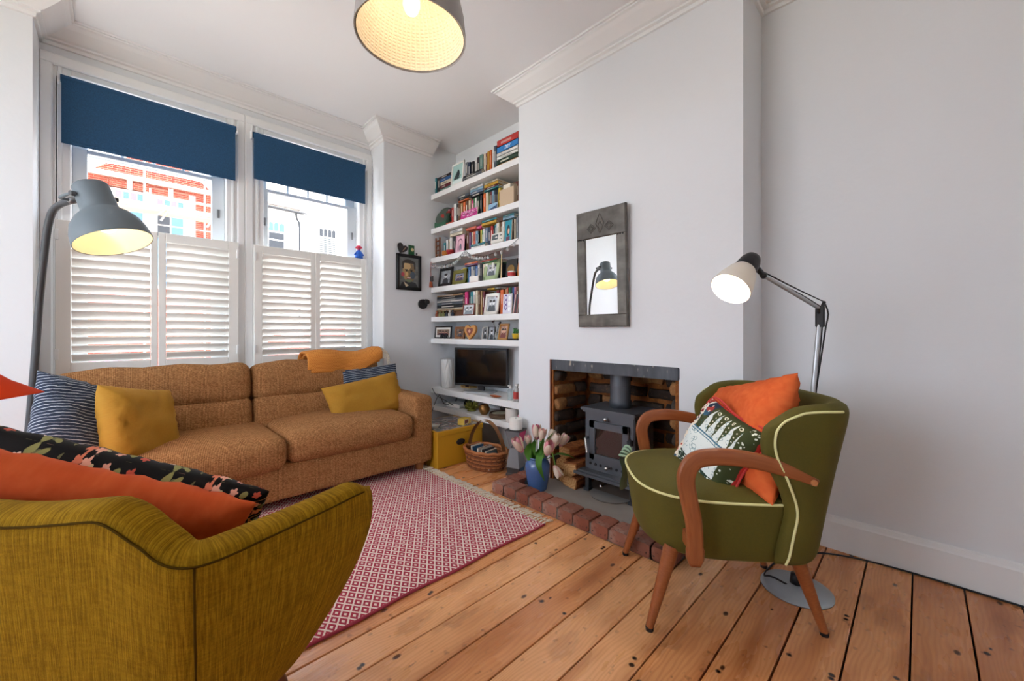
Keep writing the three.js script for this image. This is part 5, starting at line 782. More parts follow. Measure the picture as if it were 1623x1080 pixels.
  // garland of glass drops
  { const t = thing('bead_garland', 'string of clear glass drops hung along the fourth bookshelf', 'garland', [2.052, 1.402, -2.6], 0), gm = phys(0xf4f6f6, 0.08, { transmission: 0.7, thickness: 0.01, ior: 1.5 }), cord = std(0x2a2a2a, 0.7);
    const pts = [[0, 0.215, -0.56], [0, 0.19, -0.42], [0, 0.185, -0.3], [0, 0.205, -0.18], [-0.002, 0.262, -0.06], [0, 0.225, 0.02], [0, 0.196, 0.14], [0, 0.19, 0.22], [0, 0.205, 0.34], [0, 0.212, 0.42], [0, 0.235, 0.5], [0, 0.268, 0.575]], cv = cr(pts); part(t, 'cord', tube(pts, 0.0018, 80, 5), cord);
    const dg = lathe([[0, -0.03], [0.009, -0.026], [0.0125, -0.016], [0.009, -0.006], [0.002, 0], [0, 0]], 10); const capg = ball(0.0035, 0, 0, 0, 6, 5);
    for (let k = 0; k < 34; k++) { const q = cv.getPointAt((k + 0.5) / 34 * (k < 26 ? 0.98 : 1)); if (k > 23 && k % 2) continue; const m = part(t, 'glass_drop', dg, gm); m.position.set(q.x - 0.003, q.y - 0.003, q.z); const c = part(m, 'cap', capg, M.steel); } }
  // fifth shelf: row of small figures in front of the pile
  for (const [i, z, c, lb] of [[0, -3.11, 0x8d4a2a, 'tiny red-brown cup figure at the left of the fifth bookshelf'], [1, -3.06, 0x8a8456, 'tiny olive figure second along the fifth bookshelf front'], [2, -3.01, 0x7a7a48, 'tiny green-brown figure third along the fifth bookshelf front'], [3, -2.955, 0x24242a, 'tiny black figure fourth along the fifth bookshelf front'], [4, -2.91, 0xc9c4bc, 'tiny white figure fifth along the fifth bookshelf front'], [5, -2.865, 0x2a3040, 'tiny navy figure sixth along the fifth bookshelf front']]) { const t = thing('small_figurine', lb, 'figurine', [2.078, SHELF[4], z], 0, 'small figures on the fifth bookshelf'); const m = std(c, 0.6); part(t, 'body', lathe([[0, 0], [0.014, 0], [0.016, 0.02], [0.009, 0.036], [0, 0.038]], 12), m); part(t, 'head', ball(0.0095, 0, 0.046, 0, 10, 8), m); }
  // sixth shelf bits
  { const hs = new THREE.Shape(); hs.moveTo(0, -0.055); hs.bezierCurveTo(-0.03, -0.03, -0.075, 0.0, -0.07, 0.035); hs.bezierCurveTo(-0.065, 0.07, -0.015, 0.068, 0, 0.035); hs.bezierCurveTo(0.015, 0.068, 0.065, 0.07, 0.07, 0.035); hs.bezierCurveTo(0.075, 0.0, 0.03, -0.03, 0, -0.055); const t = thing('heart_picture', 'heart-shaped pale wooden photo frame on the sixth bookshelf', 'photo frame', [2.08, SHELF[5] + 0.052, -2.605], -PI / 2); part(t, 'border', extrude(hs, 0.018, 0.003, 16).rotateX(-0.1), std(0xc98f4e, 0.5)); const ih = extrude(hs, 0.002, 0, 16).scale(0.58, 0.58, 1).translate(0, 0.006, 0.0215); part(t, 'photograph', ih.rotateX(-0.1), std(0x8a4a3e, 0.5)); const hd = rot(new THREE.CylinderGeometry(0.014, 0.014, 0.002, 16), PI / 2).translate(0.0, 0.014, 0.0235); part(t, 'print_face', hd.rotateX(-0.1), std(0xd8a890, 0.6)); }
  { const t = thing('sunglasses', 'black folded sunglasses lying before the wide black frame', 'sunglasses', [2.07, SHELF[5], -2.99], -PI / 2); for (const s of [-1, 1]) part(t, 'lens', at(rot(new THREE.CylinderGeometry(0.024, 0.022, 0.005, 20), PI / 2 - 0.3), s * 0.03, 0.022, 0), M.black); part(t, 'bridge', rod([-0.012, 0.028, 0], [0.012, 0.028, 0], 0.003), M.black); for (const s of [-1, 1]) part(t, 'temple', tube([[s * 0.054, 0.025, 0], [s * 0.05, 0.015, -0.04], [s * -0.02, 0.006, -0.05]], 0.003, 12, 6), M.black); }
  { const t = thing('glass_tumbler', 'small clear glass with dried stem on the sixth bookshelf', 'glass', [2.08, SHELF[5], -2.745], 0); part(t, 'glass', lathe([[0, 0], [0.02, 0], [0.022, 0.05], [0.02, 0.05], [0.018, 0.005], [0, 0.005]], 18), M.glass); }
  { const t = thing('dried_flower_vase', 'little glass vase with dark dried flowers on the sixth bookshelf', 'vase', [2.09, SHELF[5], -2.305], 0); part(t, 'vase', lathe([[0, 0], [0.02, 0], [0.024, 0.03], [0.01, 0.05], [0.012, 0.06], [0.009, 0.06], [0.007, 0.05], [0, 0.004]], 16), phys(0xdfe6e4, 0.1, { transmission: 0.8, thickness: 0 })); for (let k = 0; k < 4; k++) { const a = k * 1.7, s = part(t, 'stem', tube([[0, 0.03, 0], [Math.cos(a) * 0.01, 0.08, Math.sin(a) * 0.015], [Math.cos(a) * 0.03, 0.12 + 0.01 * k, Math.sin(a) * 0.045]], 0.0015, 8, 5), std(0x4a4a38, 0.9)); part(s, 'flower_head', ball(0.009, Math.cos(a) * 0.03, 0.122 + 0.01 * k, Math.sin(a) * 0.045, 8, 6), std(0x3a343c, 0.9)); } }
  { const t = thing('potted_succulent', 'small green plant in a yellow pot at the shelf end', 'plant', [2.085, SHELF[5] + 0.012, -2.085], 0); part(t, 'pot', lathe([[0, 0], [0.026, 0], [0.032, 0.038], [0.028, 0.038], [0.024, 0.004], [0, 0.004]], 20), std(0xe0b92e, 0.5)); for (let k = 0; k < 9; k++) { const a = k * 2.4, l = part(t, 'leaf', new THREE.SphereGeometry(0.012, 8, 6).scale(0.6, 1.8, 0.4), std(0x3f7a3a, 0.6)); l.position.set(Math.cos(a) * 0.016, 0.05 + (k % 3) * 0.006, Math.sin(a) * 0.016); l.rotation.set(Math.sin(a) * 0.7, -a, -Math.cos(a) * 0.7); } part(t, 'dark_stand', cboxAt(-0.02, 0.06, -0.011, -0.001, -0.07, 0.03, 0.002), M.black); }

  // --- television shelf
  { const t = thing('television', 'small black flat-screen television on a silver foot', 'television', [2.18, 0.48, -2.61], -PI / 2 + 0.352), W = 0.52, H = 0.325, y = 0.05; part(t, 'bezel', at(cbox(W, H, 0.03, 0.005), 0, y + H / 2, -0.01), M.black); part(t, 'screen', at(cbox(W - 0.026, H - 0.034, 0.002, 0.0005), 0, y + H / 2 + 0.002, 0.0058), phys(0x0b0d10, 0.12, { clearcoat: 0.6 })); part(t, 'back_housing', at(cbox(W * 0.6, H * 0.6, 0.04, 0.01), 0, y + H / 2, -0.04), M.black); part(t, 'neck', at(cbox(0.06, 0.06, 0.02, 0.004), 0, 0.035, -0.02), M.black); part(t, 'foot', at(cbox(0.25, 0.012, 0.15, 0.004), 0, 0.006, 0.0), std(0xb9bbbd, 0.35, { metalness: 0.4 })); }
  { const bump = dataTex(128, 128, (u, v) => { const q = Math.abs(Math.sin((v * 12 + Math.abs(((u * 6) % 1) - 0.5) * 1.4) * PI)) * 255; return [q, q, q]; }, { srgb: false }); single('textured_vase', lathe([[0, 0], [0.056, 0], [0.06, 0.004], [0.06, 0.262], [0.056, 0.266], [0.052, 0.262], [0.052, 0.01], [0, 0.01]], 40), std(0xe8e6e1, 0.55, { bumpMap: bump, bumpScale: 0.006 }), 'tall white cylinder vase with leaf relief beside the television', 'vase', [2.16, 0.48, -3.055]); }
  { const t = thing('wooden_shelf_box', 'small pale wooden display box behind the television', 'box', [2.24, 0.48, -2.9], 0); const wm = std(0xc7a468, 0.7); for (const z of [-0.06, 0.06]) part(t, 'side', cboxAt(0, 0.09, 0, 0.22, z - 0.005, z + 0.005, 0.001), wm); for (const y of [0.005, 0.11, 0.215]) part(t, 'board', cboxAt(0, 0.09, y - 0.005, y + 0.005, -0.056, 0.056, 0.001), wm); part(t, 'jar', at(lathe([[0, 0], [0.02, 0], [0.02, 0.05], [0, 0.055]], 14), 0.03, 0.116, 0.01), std(0x5a2f1c, 0.5)); part(t, 'jar', at(lathe([[0, 0], [0.022, 0], [0.022, 0.055], [0, 0.06]], 14), 0.03, 0.011, 0.0), std(0x4a2a1a, 0.5)); }
  { const t = thing('spray_bottle', 'clear pump bottle beside the television', 'bottle', [2.1, 0.48, -2.165], 0); part(t, 'body', lathe([[0, 0], [0.019, 0], [0.02, 0.07], [0.01, 0.085], [0, 0.085]], 18), phys(0xe4ecec, 0.1, { transmission: 0.8, thickness: 0 })); part(t, 'pump', [rod([0, 0.084, 0], [0, 0.105, 0], 0.009), rod([0, 0.105, 0], [-0.022, 0.108, 0], 0.006, 0.004)], M.whitePaint); }
  { const t = thing('medicine_bottle', 'clear bottle with red label by the chimney breast', 'bottle', [2.09, 0.48, -2.085], 0); part(t, 'body', lathe([[0, 0], [0.024, 0], [0.026, 0.08], [0.012, 0.1], [0.012, 0.115], [0, 0.115]], 20), phys(0xe8e4e0, 0.1, { transmission: 0.7, thickness: 0 })); part(t, 'label', lathe([[0.0262, 0.02], [0.0268, 0.021], [0.0268, 0.07], [0.0262, 0.071]], 20), std(0xb53a34, 0.7)); part(t, 'cap', rod([0, 0.114, 0], [0, 0.128, 0], 0.014), M.whitePaint); }
  { const t = thing('desk_lamp', 'small dark lamp with a yellow shade behind the bottles', 'lamp', [2.24, 0.48, -2.1], 0); part(t, 'base', lathe([[0, 0], [0.045, 0], [0.04, 0.012], [0.006, 0.02], [0, 0.02]], 20), M.dark); part(t, 'stem', rod([0, 0.015, 0], [0, 0.24, 0], 0.005), M.dark); part(t, 'shade', lathe([[0.062, 0.2], [0.03, 0.3], [0.026, 0.3], [0.058, 0.2]], 24), std(0xe0a020, 0.8)); }
  { const t = thing('wooden_dish', 'orange leaf-shaped dish lying before the television', 'dish', [2.1, 0.48, -2.33], 0); part(t, 'dish', new THREE.SphereGeometry(0.06, 20, 8, 0, PI * 2, PI * 0.62, PI * 0.38).scale(0.5, 0.3, 1.1).translate(0, 0.0182, 0), std(0xb45a2c, 0.6)); }
  // --- lowest shelf
  { const t = thing('router', 'white router box with dark cables on the lowest shelf', 'router', [2.17, 0.316, -2.93], 0); part(t, 'case', cboxAt(-0.05, 0.05, 0.003, 0.035, -0.1, 0.1, 0.006), M.whitePaint); for (const z of [-0.07, 0.07]) part(t, 'antenna', rod([0.04, 0.03, z], [0.06, 0.1, z], 0.004), M.dark); part(t, 'cable', tube([[-0.05, 0.02, -0.05], [-0.09, 0.03, -0.07], [-0.1, 0.1, -0.13], [-0.1, 0.02, -0.2], [-0.13, -0.1, -0.23]], 0.003, 24, 6), M.black); part(t, 'cable', tube([[-0.05, 0.02, 0.02], [-0.1, 0.06, -0.02], [-0.122, 0.1, -0.14], [-0.124, 0.16, -0.21]], 0.003, 24, 6), M.black); }
  single('round_speaker', ball(0.04, 0, 0.04, 0, 18, 14), M.black, 'round black speaker between router and succulent', 'speaker', [2.2, 0.316, -2.8]);
  { const t = thing('succulent', 'olive green spiky artificial succulent on the lowest shelf', 'plant', [2.15, 0.317, -2.69], 0), lm = std(0x7d7c2c, 0.6); const lg = lathe([[0, 0], [0.011, 0.02], [0.009, 0.06], [0, 0.085]], 7).scale(1, 1, 0.5); part(t, 'rosette_base', lathe([[0, 0], [0.04, 0], [0.03, 0.02], [0, 0.025]], 16), lm); for (let k = 0; k < 22; k++) { const a = k * 2.4, til = 1.25 - k * 0.045, m = part(t, 'leaf', lg, lm); m.position.set(0, 0.012, 0); m.rotation.set(0, a, til, 'YXZ'); } }
  single('bronze_pot', lathe([[0, 0], [0.024, 0], [0.044, 0.03], [0.046, 0.05], [0.034, 0.08], [0.028, 0.082], [0.03, 0.076], [0.036, 0.05], [0, 0.02]], 26), std(0x8a6232, 0.35, { metalness: 0.7 }), 'round bronze pot on the lowest shelf', 'pot', [2.13, 0.316, -2.5]);
  { const t = thing('woven_box', 'flat round brown woven box with patterned lid on the lowest shelf', 'box', [2.16, 0.316, -2.33], 0); part(t, 'base', lathe([[0, 0], [0.094, 0], [0.098, 0.015], [0.094, 0.03], [0, 0.03]], 36), std(0x5c4632, 0.9)); part(t, 'lid_inlay', lathe([[0, 0.0315], [0.075, 0.0315], [0.078, 0.03]], 36), std(0xb9b39a, 0.8)); part(t, 'rim', new THREE.TorusGeometry(0.086, 0.007, 8, 40).rotateX(PI / 2).translate(0, 0.032, 0), std(0x4a3626, 0.9)); }
  single('dark_pot', lathe([[0, 0], [0.03, 0], [0.036, 0.05], [0.032, 0.06], [0.028, 0.058], [0, 0.01]], 22), std(0x3b2e28, 0.6), 'dark brown pot behind the round woven box', 'pot', [2.28, 0.316, -2.42]);
  { const t = thing('candle_jar', 'white ribbed candle jar on the lowest shelf', 'candle', [2.115, 0.316, -2.155], 0); part(t, 'jar', lathe([[0, 0], [0.05, 0], [0.053, 0.01], [0.053, 0.1], [0.049, 0.104], [0.046, 0.1], [0.046, 0.08], [0, 0.08]], 36), std(0xddd6cd, 0.6)); }
}

// ------------------------------------------------------------------ wall with the portrait
{
  const art = canvasTex(256, 320, (g, W, H) => {   // generic painted face in patches of colour
    g.fillStyle = '#6f7270'; g.fillRect(0, 0, W, H); for (let k = 0; k < 60; k++) { g.globalAlpha = 0.25; g.fillStyle = pick(['#8d908c', '#5a5d5c', '#a4a29a']); g.fillRect(rnd() * W, rnd() * H, 20 + rnd() * 50, 14 + rnd() * 40); } g.globalAlpha = 1;
    g.fillStyle = '#2f3236'; g.beginPath(); g.moveTo(10, H); g.lineTo(40, 270); g.lineTo(128, 250); g.lineTo(220, 270); g.lineTo(256, H); g.fill(); g.fillStyle = '#d8c8a8'; g.beginPath(); g.moveTo(60, 262); g.lineTo(90, 320); g.lineTo(128, 300); g.fill();
    g.fillStyle = '#b79668'; g.beginPath(); g.ellipse(128, 150, 80, 112, 0, 0, 7); g.fill(); g.fillStyle = '#8a7454'; g.beginPath(); g.ellipse(165, 160, 44, 96, 0, 0, 7); g.fill(); g.fillStyle = '#d5b684'; g.beginPath(); g.ellipse(104, 96, 50, 40, 0, 0, 7); g.fill();
    g.fillStyle = '#3b352e'; g.beginPath(); g.ellipse(128, 62, 86, 42, 0, PI, 0); g.fill(); g.fillRect(42, 60, 20, 60); g.fillRect(198, 60, 18, 60);
    g.fillStyle = '#4f5e6c'; g.beginPath(); g.ellipse(180, 186, 34, 40, 0, 0, 7); g.fill(); g.fillStyle = '#c0505a'; g.beginPath(); g.arc(50, 186, 22, 0, 7); g.fill(); g.fillStyle = '#e0bb80'; g.fillRect(84, 160, 44, 40); g.fillStyle = '#7d8a6a'; g.beginPath(); g.ellipse(130, 246, 40, 20, 0, 0, 7); g.fill();
    g.fillStyle = '#2b2724'; g.fillRect(76, 128, 40, 8); g.fillRect(142, 128, 40, 8); g.beginPath(); g.ellipse(98, 144, 14, 7, 0, 0, 7); g.fill(); g.beginPath(); g.ellipse(162, 144, 14, 7, 0, 0, 7); g.fill(); g.fillRect(124, 150, 8, 40); g.fillRect(112, 192, 34, 7); g.fillStyle = '#a2605a'; g.fillRect(100, 218, 56, 12); g.fillStyle = '#efe6d8'; g.fillRect(106, 214, 44, 7);
  });
  const t = thing('portrait_picture', 'black framed painted portrait of a face on the pier wall', 'picture', [1.824, 1.362, ZP + 0.004]); const w = 0.243, h = 0.315, b = 0.026;
  part(t, 'frame', [cboxAt(-w / 2, w / 2, 0, b, 0, 0.02, 0.003), cboxAt(-w / 2, w / 2, h - b, h, 0, 0.02, 0.003), cboxAt(-w / 2, -w / 2 + b, 0, h, 0, 0.02, 0.003), cboxAt(w / 2 - b, w / 2, 0, h, 0, 0.02, 0.003)], std(0x141416, 0.5));
  part(t, 'print', at(new THREE.PlaneGeometry(w - 2 * b, h - 2 * b), 0, h / 2, 0.006), std(0xffffff, 0.5, { map: art }));
  part(t, 'backing', box(-w / 2 + 0.004, w / 2 - 0.004, 0.004, h - 0.004, 0, 0.005), M.dark);
  const hs = new THREE.Shape(); hs.moveTo(0, -0.05); hs.bezierCurveTo(-0.03, -0.03, -0.062, 0.0, -0.058, 0.028); hs.bezierCurveTo(-0.054, 0.06, -0.012, 0.058, 0, 0.028); hs.bezierCurveTo(0.012, 0.058, 0.054, 0.06, 0.058, 0.028); hs.bezierCurveTo(0.062, 0.0, 0.03, -0.03, 0, -0.05);
  const h1 = thing('heart_ornament', 'dark striped wooden heart resting on the portrait frame', 'ornament', [1.755, 1.72, ZP + 0.006]); const hg = extrude(hs, 0.012, 0.002, 14).scale(0.8, 0.8, 1); part(h1, 'heart', hg.rotateZ(-0.4), std(0x332c2c, 0.6)); for (let k = 0; k < 3; k++) part(h1, 'stripe', at(cbox(0.034 - k * 0.006, 0.004, 0.002, 0.0005).rotateZ(0.75), 0.012 + k * 0.009, -0.012 + k * 0.012, 0.0145), std(0xc09a80, 0.6));
  const gc = thing('green_card', 'small dark green card with a cream emblem on the portrait frame', 'card', [1.848, 1.678, ZP + 0.006]); part(gc, 'card', cboxAt(-0.028, 0.028, 0, 0.085, 0, 0.012, 0.002), std(0x14582c, 0.5)); part(gc, 'emblem', at(rot(new THREE.CylinderGeometry(0.015, 0.015, 0.002, 20), PI / 2), 0.006, 0.045, 0.0135), std(0xdccf9a, 0.5));
  const sm = thing('small_figurine', 'tiny white figurine at the right end of the portrait frame', 'figurine', [1.918, 1.678, ZP + 0.014]); part(sm, 'body', at(new THREE.SphereGeometry(0.012, 12, 8).scale(1.5, 0.8, 0.8), 0, 0.01, 0), M.whitePaint); part(sm, 'head', ball(0.008, -0.018, 0.014, 0, 10, 8), M.dark);
  const hk = thing('wall_hook', 'small round black wall hook below the portrait', 'hook', [1.972, 1.245, ZP + 0.002]); part(hk, 'disc', rot(new THREE.CylinderGeometry(0.044, 0.044, 0.02, 28), PI / 2).translate(-0.008, 0, 0.012), M.black); part(hk, 'nub', rot(new THREE.CylinderGeometry(0.022, 0.026, 0.03, 20), PI / 2).translate(0.03, 0.022, 0.018), M.dark);
  // little blue figure on the shutter top
  const fg = thing('toy_figure', 'tiny blue figure with red hat on the shutter top', 'toy', [1.462, 1.6255, -3.375]); const bl = std(0x1f62c8, 0.6); part(fg, 'body', lathe([[0, 0], [0.034, 0], [0.03, 0.03], [0.012, 0.07], [0, 0.072]], 16), bl); part(fg, 'arm', rod([-0.012, 0.058, 0], [-0.04, 0.025, 0.005], 0.008, 0.006), bl); part(fg, 'arm', rod([0.012, 0.058, 0], [0.04, 0.025, 0.005], 0.008, 0.006), bl); part(fg, 'head', ball(0.017, 0, 0.084, 0), std(0xb03048, 0.6)); part(fg, 'hat', lathe([[0.03, 0.088], [0.026, 0.096], [0.012, 0.108], [0, 0.11]], 16), std(0xd8244c, 0.6));
}

// ------------------------------------------------------------------ mirror on the chimney breast
{
  const pw = dataTex(256, 512, (u, v) => { const n = fbm(u * 12, v * 24, 12, 24, 4), s = fbm(u * 40, v * 10, 40, 10, 2); return mix3([66, 62, 58], [130, 124, 116], clamp(n * 0.8 + s * 0.4 - 0.1, 0, 1)); });
  const m = std(0xffffff, 0.42, { map: pw, metalness: 0.65, bumpMap: pw, bumpScale: 0.003 });
  const t = thing('wall_mirror', 'tall narrow mirror in a hammered pewter frame above the stove', 'mirror', [2.028, 1.025, -1.307], -PI / 2), L = 0.035, W = 0.335, H = 0.69, g0 = 0.062, g1 = 0.27;
  const put = (n, g, mt, lb) => part(t, n, g.rotateX(L), mt, lb);
  put('frame', merge([cboxAt(-W / 2, W / 2, 0, 0.075, -0.015, 0.013, 0.005), cboxAt(-W / 2, W / 2, 0.525, H, -0.015, 0.013, 0.005), cboxAt(-W / 2, -W / 2 + g0, 0.07, 0.53, -0.015, 0.013, 0.005), cboxAt(W / 2 - g0, W / 2, 0.07, 0.53, -0.015, 0.013, 0.005)]), m);
  put('mirror_glass', box(-W / 2 + g0, W / 2 - g0, 0.075, 0.525, -0.004, 0.004), std(0xf4f6f6, 0.01, { metalness: 1 }), 'bevelled mirror glass');
  const di = (x, y, w, h) => { const a = [[0, h], [w, 0], [0, -h], [-w, 0]]; const o = []; for (let k = 0; k < 4; k++) { const p = a[k], q = a[(k + 1) % 4]; o.push(rod([x + p[0], y + p[1], 0.0135], [x + q[0], y + q[1], 0.0135], 0.0035, 0.0035, 6)); } return merge(o); };
  for (const [x, y, w, h] of [[-0.06, 0.583, 0.03, 0.026], [0.0, 0.606, 0.028, 0.058], [0.06, 0.583, 0.03, 0.026], [-0.06, 0.583, 0.016, 0.014], [0.06, 0.583, 0.016, 0.014], [0, 0.59, 0.014, 0.03]]) put('embossed_diamond', di(x, y, w, h), m);
  for (const s of [-1, 1]) for (let k = 0; k < 3; k++) put('rivet', ball(0.0045, s * (W / 2 - 0.018 - k * 0.016), 0.522, 0.013, 8, 6), M.dark);
}

// ------------------------------------------------------------------ lamps
const bulbMat = (c, e) => new THREE.MeshStandardMaterial({ color: 0xffffff, emissive: c, emissiveIntensity: e });
function lampLight(parent, x, y, z, color, I, r = 2) { const l = new THREE.PointLight(color, I); l.position.set(x, y, z); l.castShadow = true; l.shadow.radius = r; l.name = 'lamp_light'; parent.add(l); }
{
  const t = thing('pendant_lamp', 'large pendant lamp with grey metal shade and prismatic glass lining', 'lamp', [0.78, 2.10, -1.336]);
  const grid = dataTex(512, 256, (u, v) => { const a = Math.abs(Math.sin(u * 60 * PI)), b = Math.abs(Math.sin(v * 30 * PI)), q = Math.min(a, b) * 255; return [q, q, q]; }, { srgb: false });
  part(t, 'shade', lathe([[0.203, 0.0], [0.203, 0.012], [0.196, 0.08], [0.178, 0.16], [0.145, 0.235], [0.1, 0.29], [0.058, 0.315], [0.052, 0.315], [0.094, 0.285], [0.138, 0.23], [0.172, 0.157], [0.191, 0.08], [0.198, 0.003], [0.203, 0.0]], 64), std(0xa3a09d, 0.45, { metalness: 0.3 }));
  part(t, 'prismatic_lining', lathe([[0.195, 0.004], [0.188, 0.08], [0.169, 0.155], [0.135, 0.226], [0.091, 0.28], [0.05, 0.308]].reverse(), 64), phys(0xf6e9d4, 0.35, { bumpMap: grid, bumpScale: 0.004 }));
  part(t, 'collar', lathe([[0, 0.4], [0.03, 0.4], [0.034, 0.36], [0.06, 0.335], [0.062, 0.31], [0.05, 0.305], [0, 0.305]], 28), M.steel);
  part(t, 'bulb_holder', rod([0, 0.31, 0], [0, 0.21, 0], 0.022, 0.02), std(0xd8c8b0, 0.5));
  part(t, 'bulb', lathe([[0, 0.09], [0.022, 0.097], [0.031, 0.12], [0.03, 0.145], [0.02, 0.175], [0.014, 0.21], [0, 0.21]], 24), bulbMat(0xffe8c0, 0.7));
  part(t, 'cord', rod([0, 0.4, 0], [0, CEIL - 2.10 - 0.03, 0], 0.004), M.dark);
  part(t, 'ceiling_rose', lathe([[0, CEIL - 2.1 - 0.045], [0.03, CEIL - 2.1 - 0.04], [0.05, CEIL - 2.1], [0, CEIL - 2.1]], 28), M.whitePaint);
  lampLight(t, 0, 0.13, 0, 0xffeccc, 0.016, 2);
}
{ // big grey floor lamp
  const gm = std(0x667076, 0.55), pm = std(0x45474a, 0.5), t = thing('floor_lamp', 'tall dark grey floor lamp with large bell shade beside the sofa', 'lamp', [-0.345, 0, -3.03]), o = (p) => V(p[0] + 0.345, p[1], p[2] + 3.03);
  part(t, 'base', lathe([[0, 0], [0.125, 0], [0.125, 0.012], [0.11, 0.02], [0.02, 0.026], [0, 0.026]], 40), pm);
  const path = [[-0.345, 0.02, -3.03], [-0.335, 0.3, -3.03], [-0.319, 0.523, -3.02], [-0.298, 0.85, -3.0], [-0.282, 1.137, -2.978], [-0.262, 1.35, -2.92], [-0.244, 1.5, -2.87], [-0.228, 1.562, -2.84], [-0.203, 1.588, -2.80], [-0.16, 1.603, -2.735]].map(o);
  part(t, 'pole', new THREE.TubeGeometry(new THREE.CatmullRomCurve3(path), 80, 0.014, 12), pm);
  // shade frame: local y axis points out of the neck, opening at y = 0
  const rim = V(-0.02, 1.398, -2.538), cap = V(-0.105, 1.672, -2.618), ax = cap.clone().sub(rim).normalize(), q = new THREE.Quaternion().setFromUnitVectors(V(0, 1, 0), ax), place = (g) => { g.applyQuaternion(q); const c = o(rim.toArray()); return at(g, c.x, c.y, c.z); };
  const S = 0.95, pr = [[0.143, 0], [0.145, 0.004], [0.14, 0.05], [0.126, 0.095], [0.103, 0.13], [0.08, 0.152], [0.071, 0.163], [0.068, 0.18], [0.066, 0.285], [0.062, 0.292], [0, 0.292]].map(([a, b]) => [a * S, b * S]), inn = [[0.141, 0.002], [0.136, 0.05], [0.122, 0.093], [0.1, 0.127], [0.077, 0.148], [0.066, 0.16], [0.062, 0.18], [0.06, 0.28], [0, 0.284]].map(([a, b]) => [a * S, b * S]);
  part(t, 'shade', place(lathe(pr, 56)), gm); part(t, 'shade_lining', place(lathe(inn.slice().reverse(), 56)), std(0xf2ead6, 0.6));
  part(t, 'bulb', place(ball(0.036, 0, 0.085, 0, 20, 14)), bulbMat(0xffe6b4, 0.5));
  // yoke
  const side = V(0, 0, 1).cross(ax).normalize(), nk = o(rim.clone().addScaledVector(ax, 0.225).toArray()), rad = V(0, 0, 1).addScaledVector(ax, -ax.z).normalize();
  const jn = o([-0.16, 1.603, -2.735]);
  const bk = jn.clone(), dirv = nk.clone().sub(bk).normalize(), sdv = dirv.clone().cross(ax).normalize();
  for (const s of [-1, 1]) part(t, 'yoke', tube([bk, bk.clone().addScaledVector(sdv, s * 0.05).addScaledVector(dirv, 0.02), nk.clone().addScaledVector(sdv, s * 0.074).addScaledVector(dirv, -0.04), nk.clone().addScaledVector(sdv, s * 0.074)], 0.007, 24, 8), gm);
  for (const s of [-1, 1]) part(t, 'yoke_screw', rod(nk.clone().addScaledVector(sdv, s * 0.068), nk.clone().addScaledVector(sdv, s * 0.084), 0.011, 0.011), pm);
  part(t, 'tilt_joint', ball(0.018, bk.x, bk.y, bk.z, 14, 10), M.steel);
  const lp = o(rim.clone().addScaledVector(ax, 0.085).toArray()); lampLight(t, lp.x, lp.y, lp.z, 0xffe6b8, 0.02, 2);
}
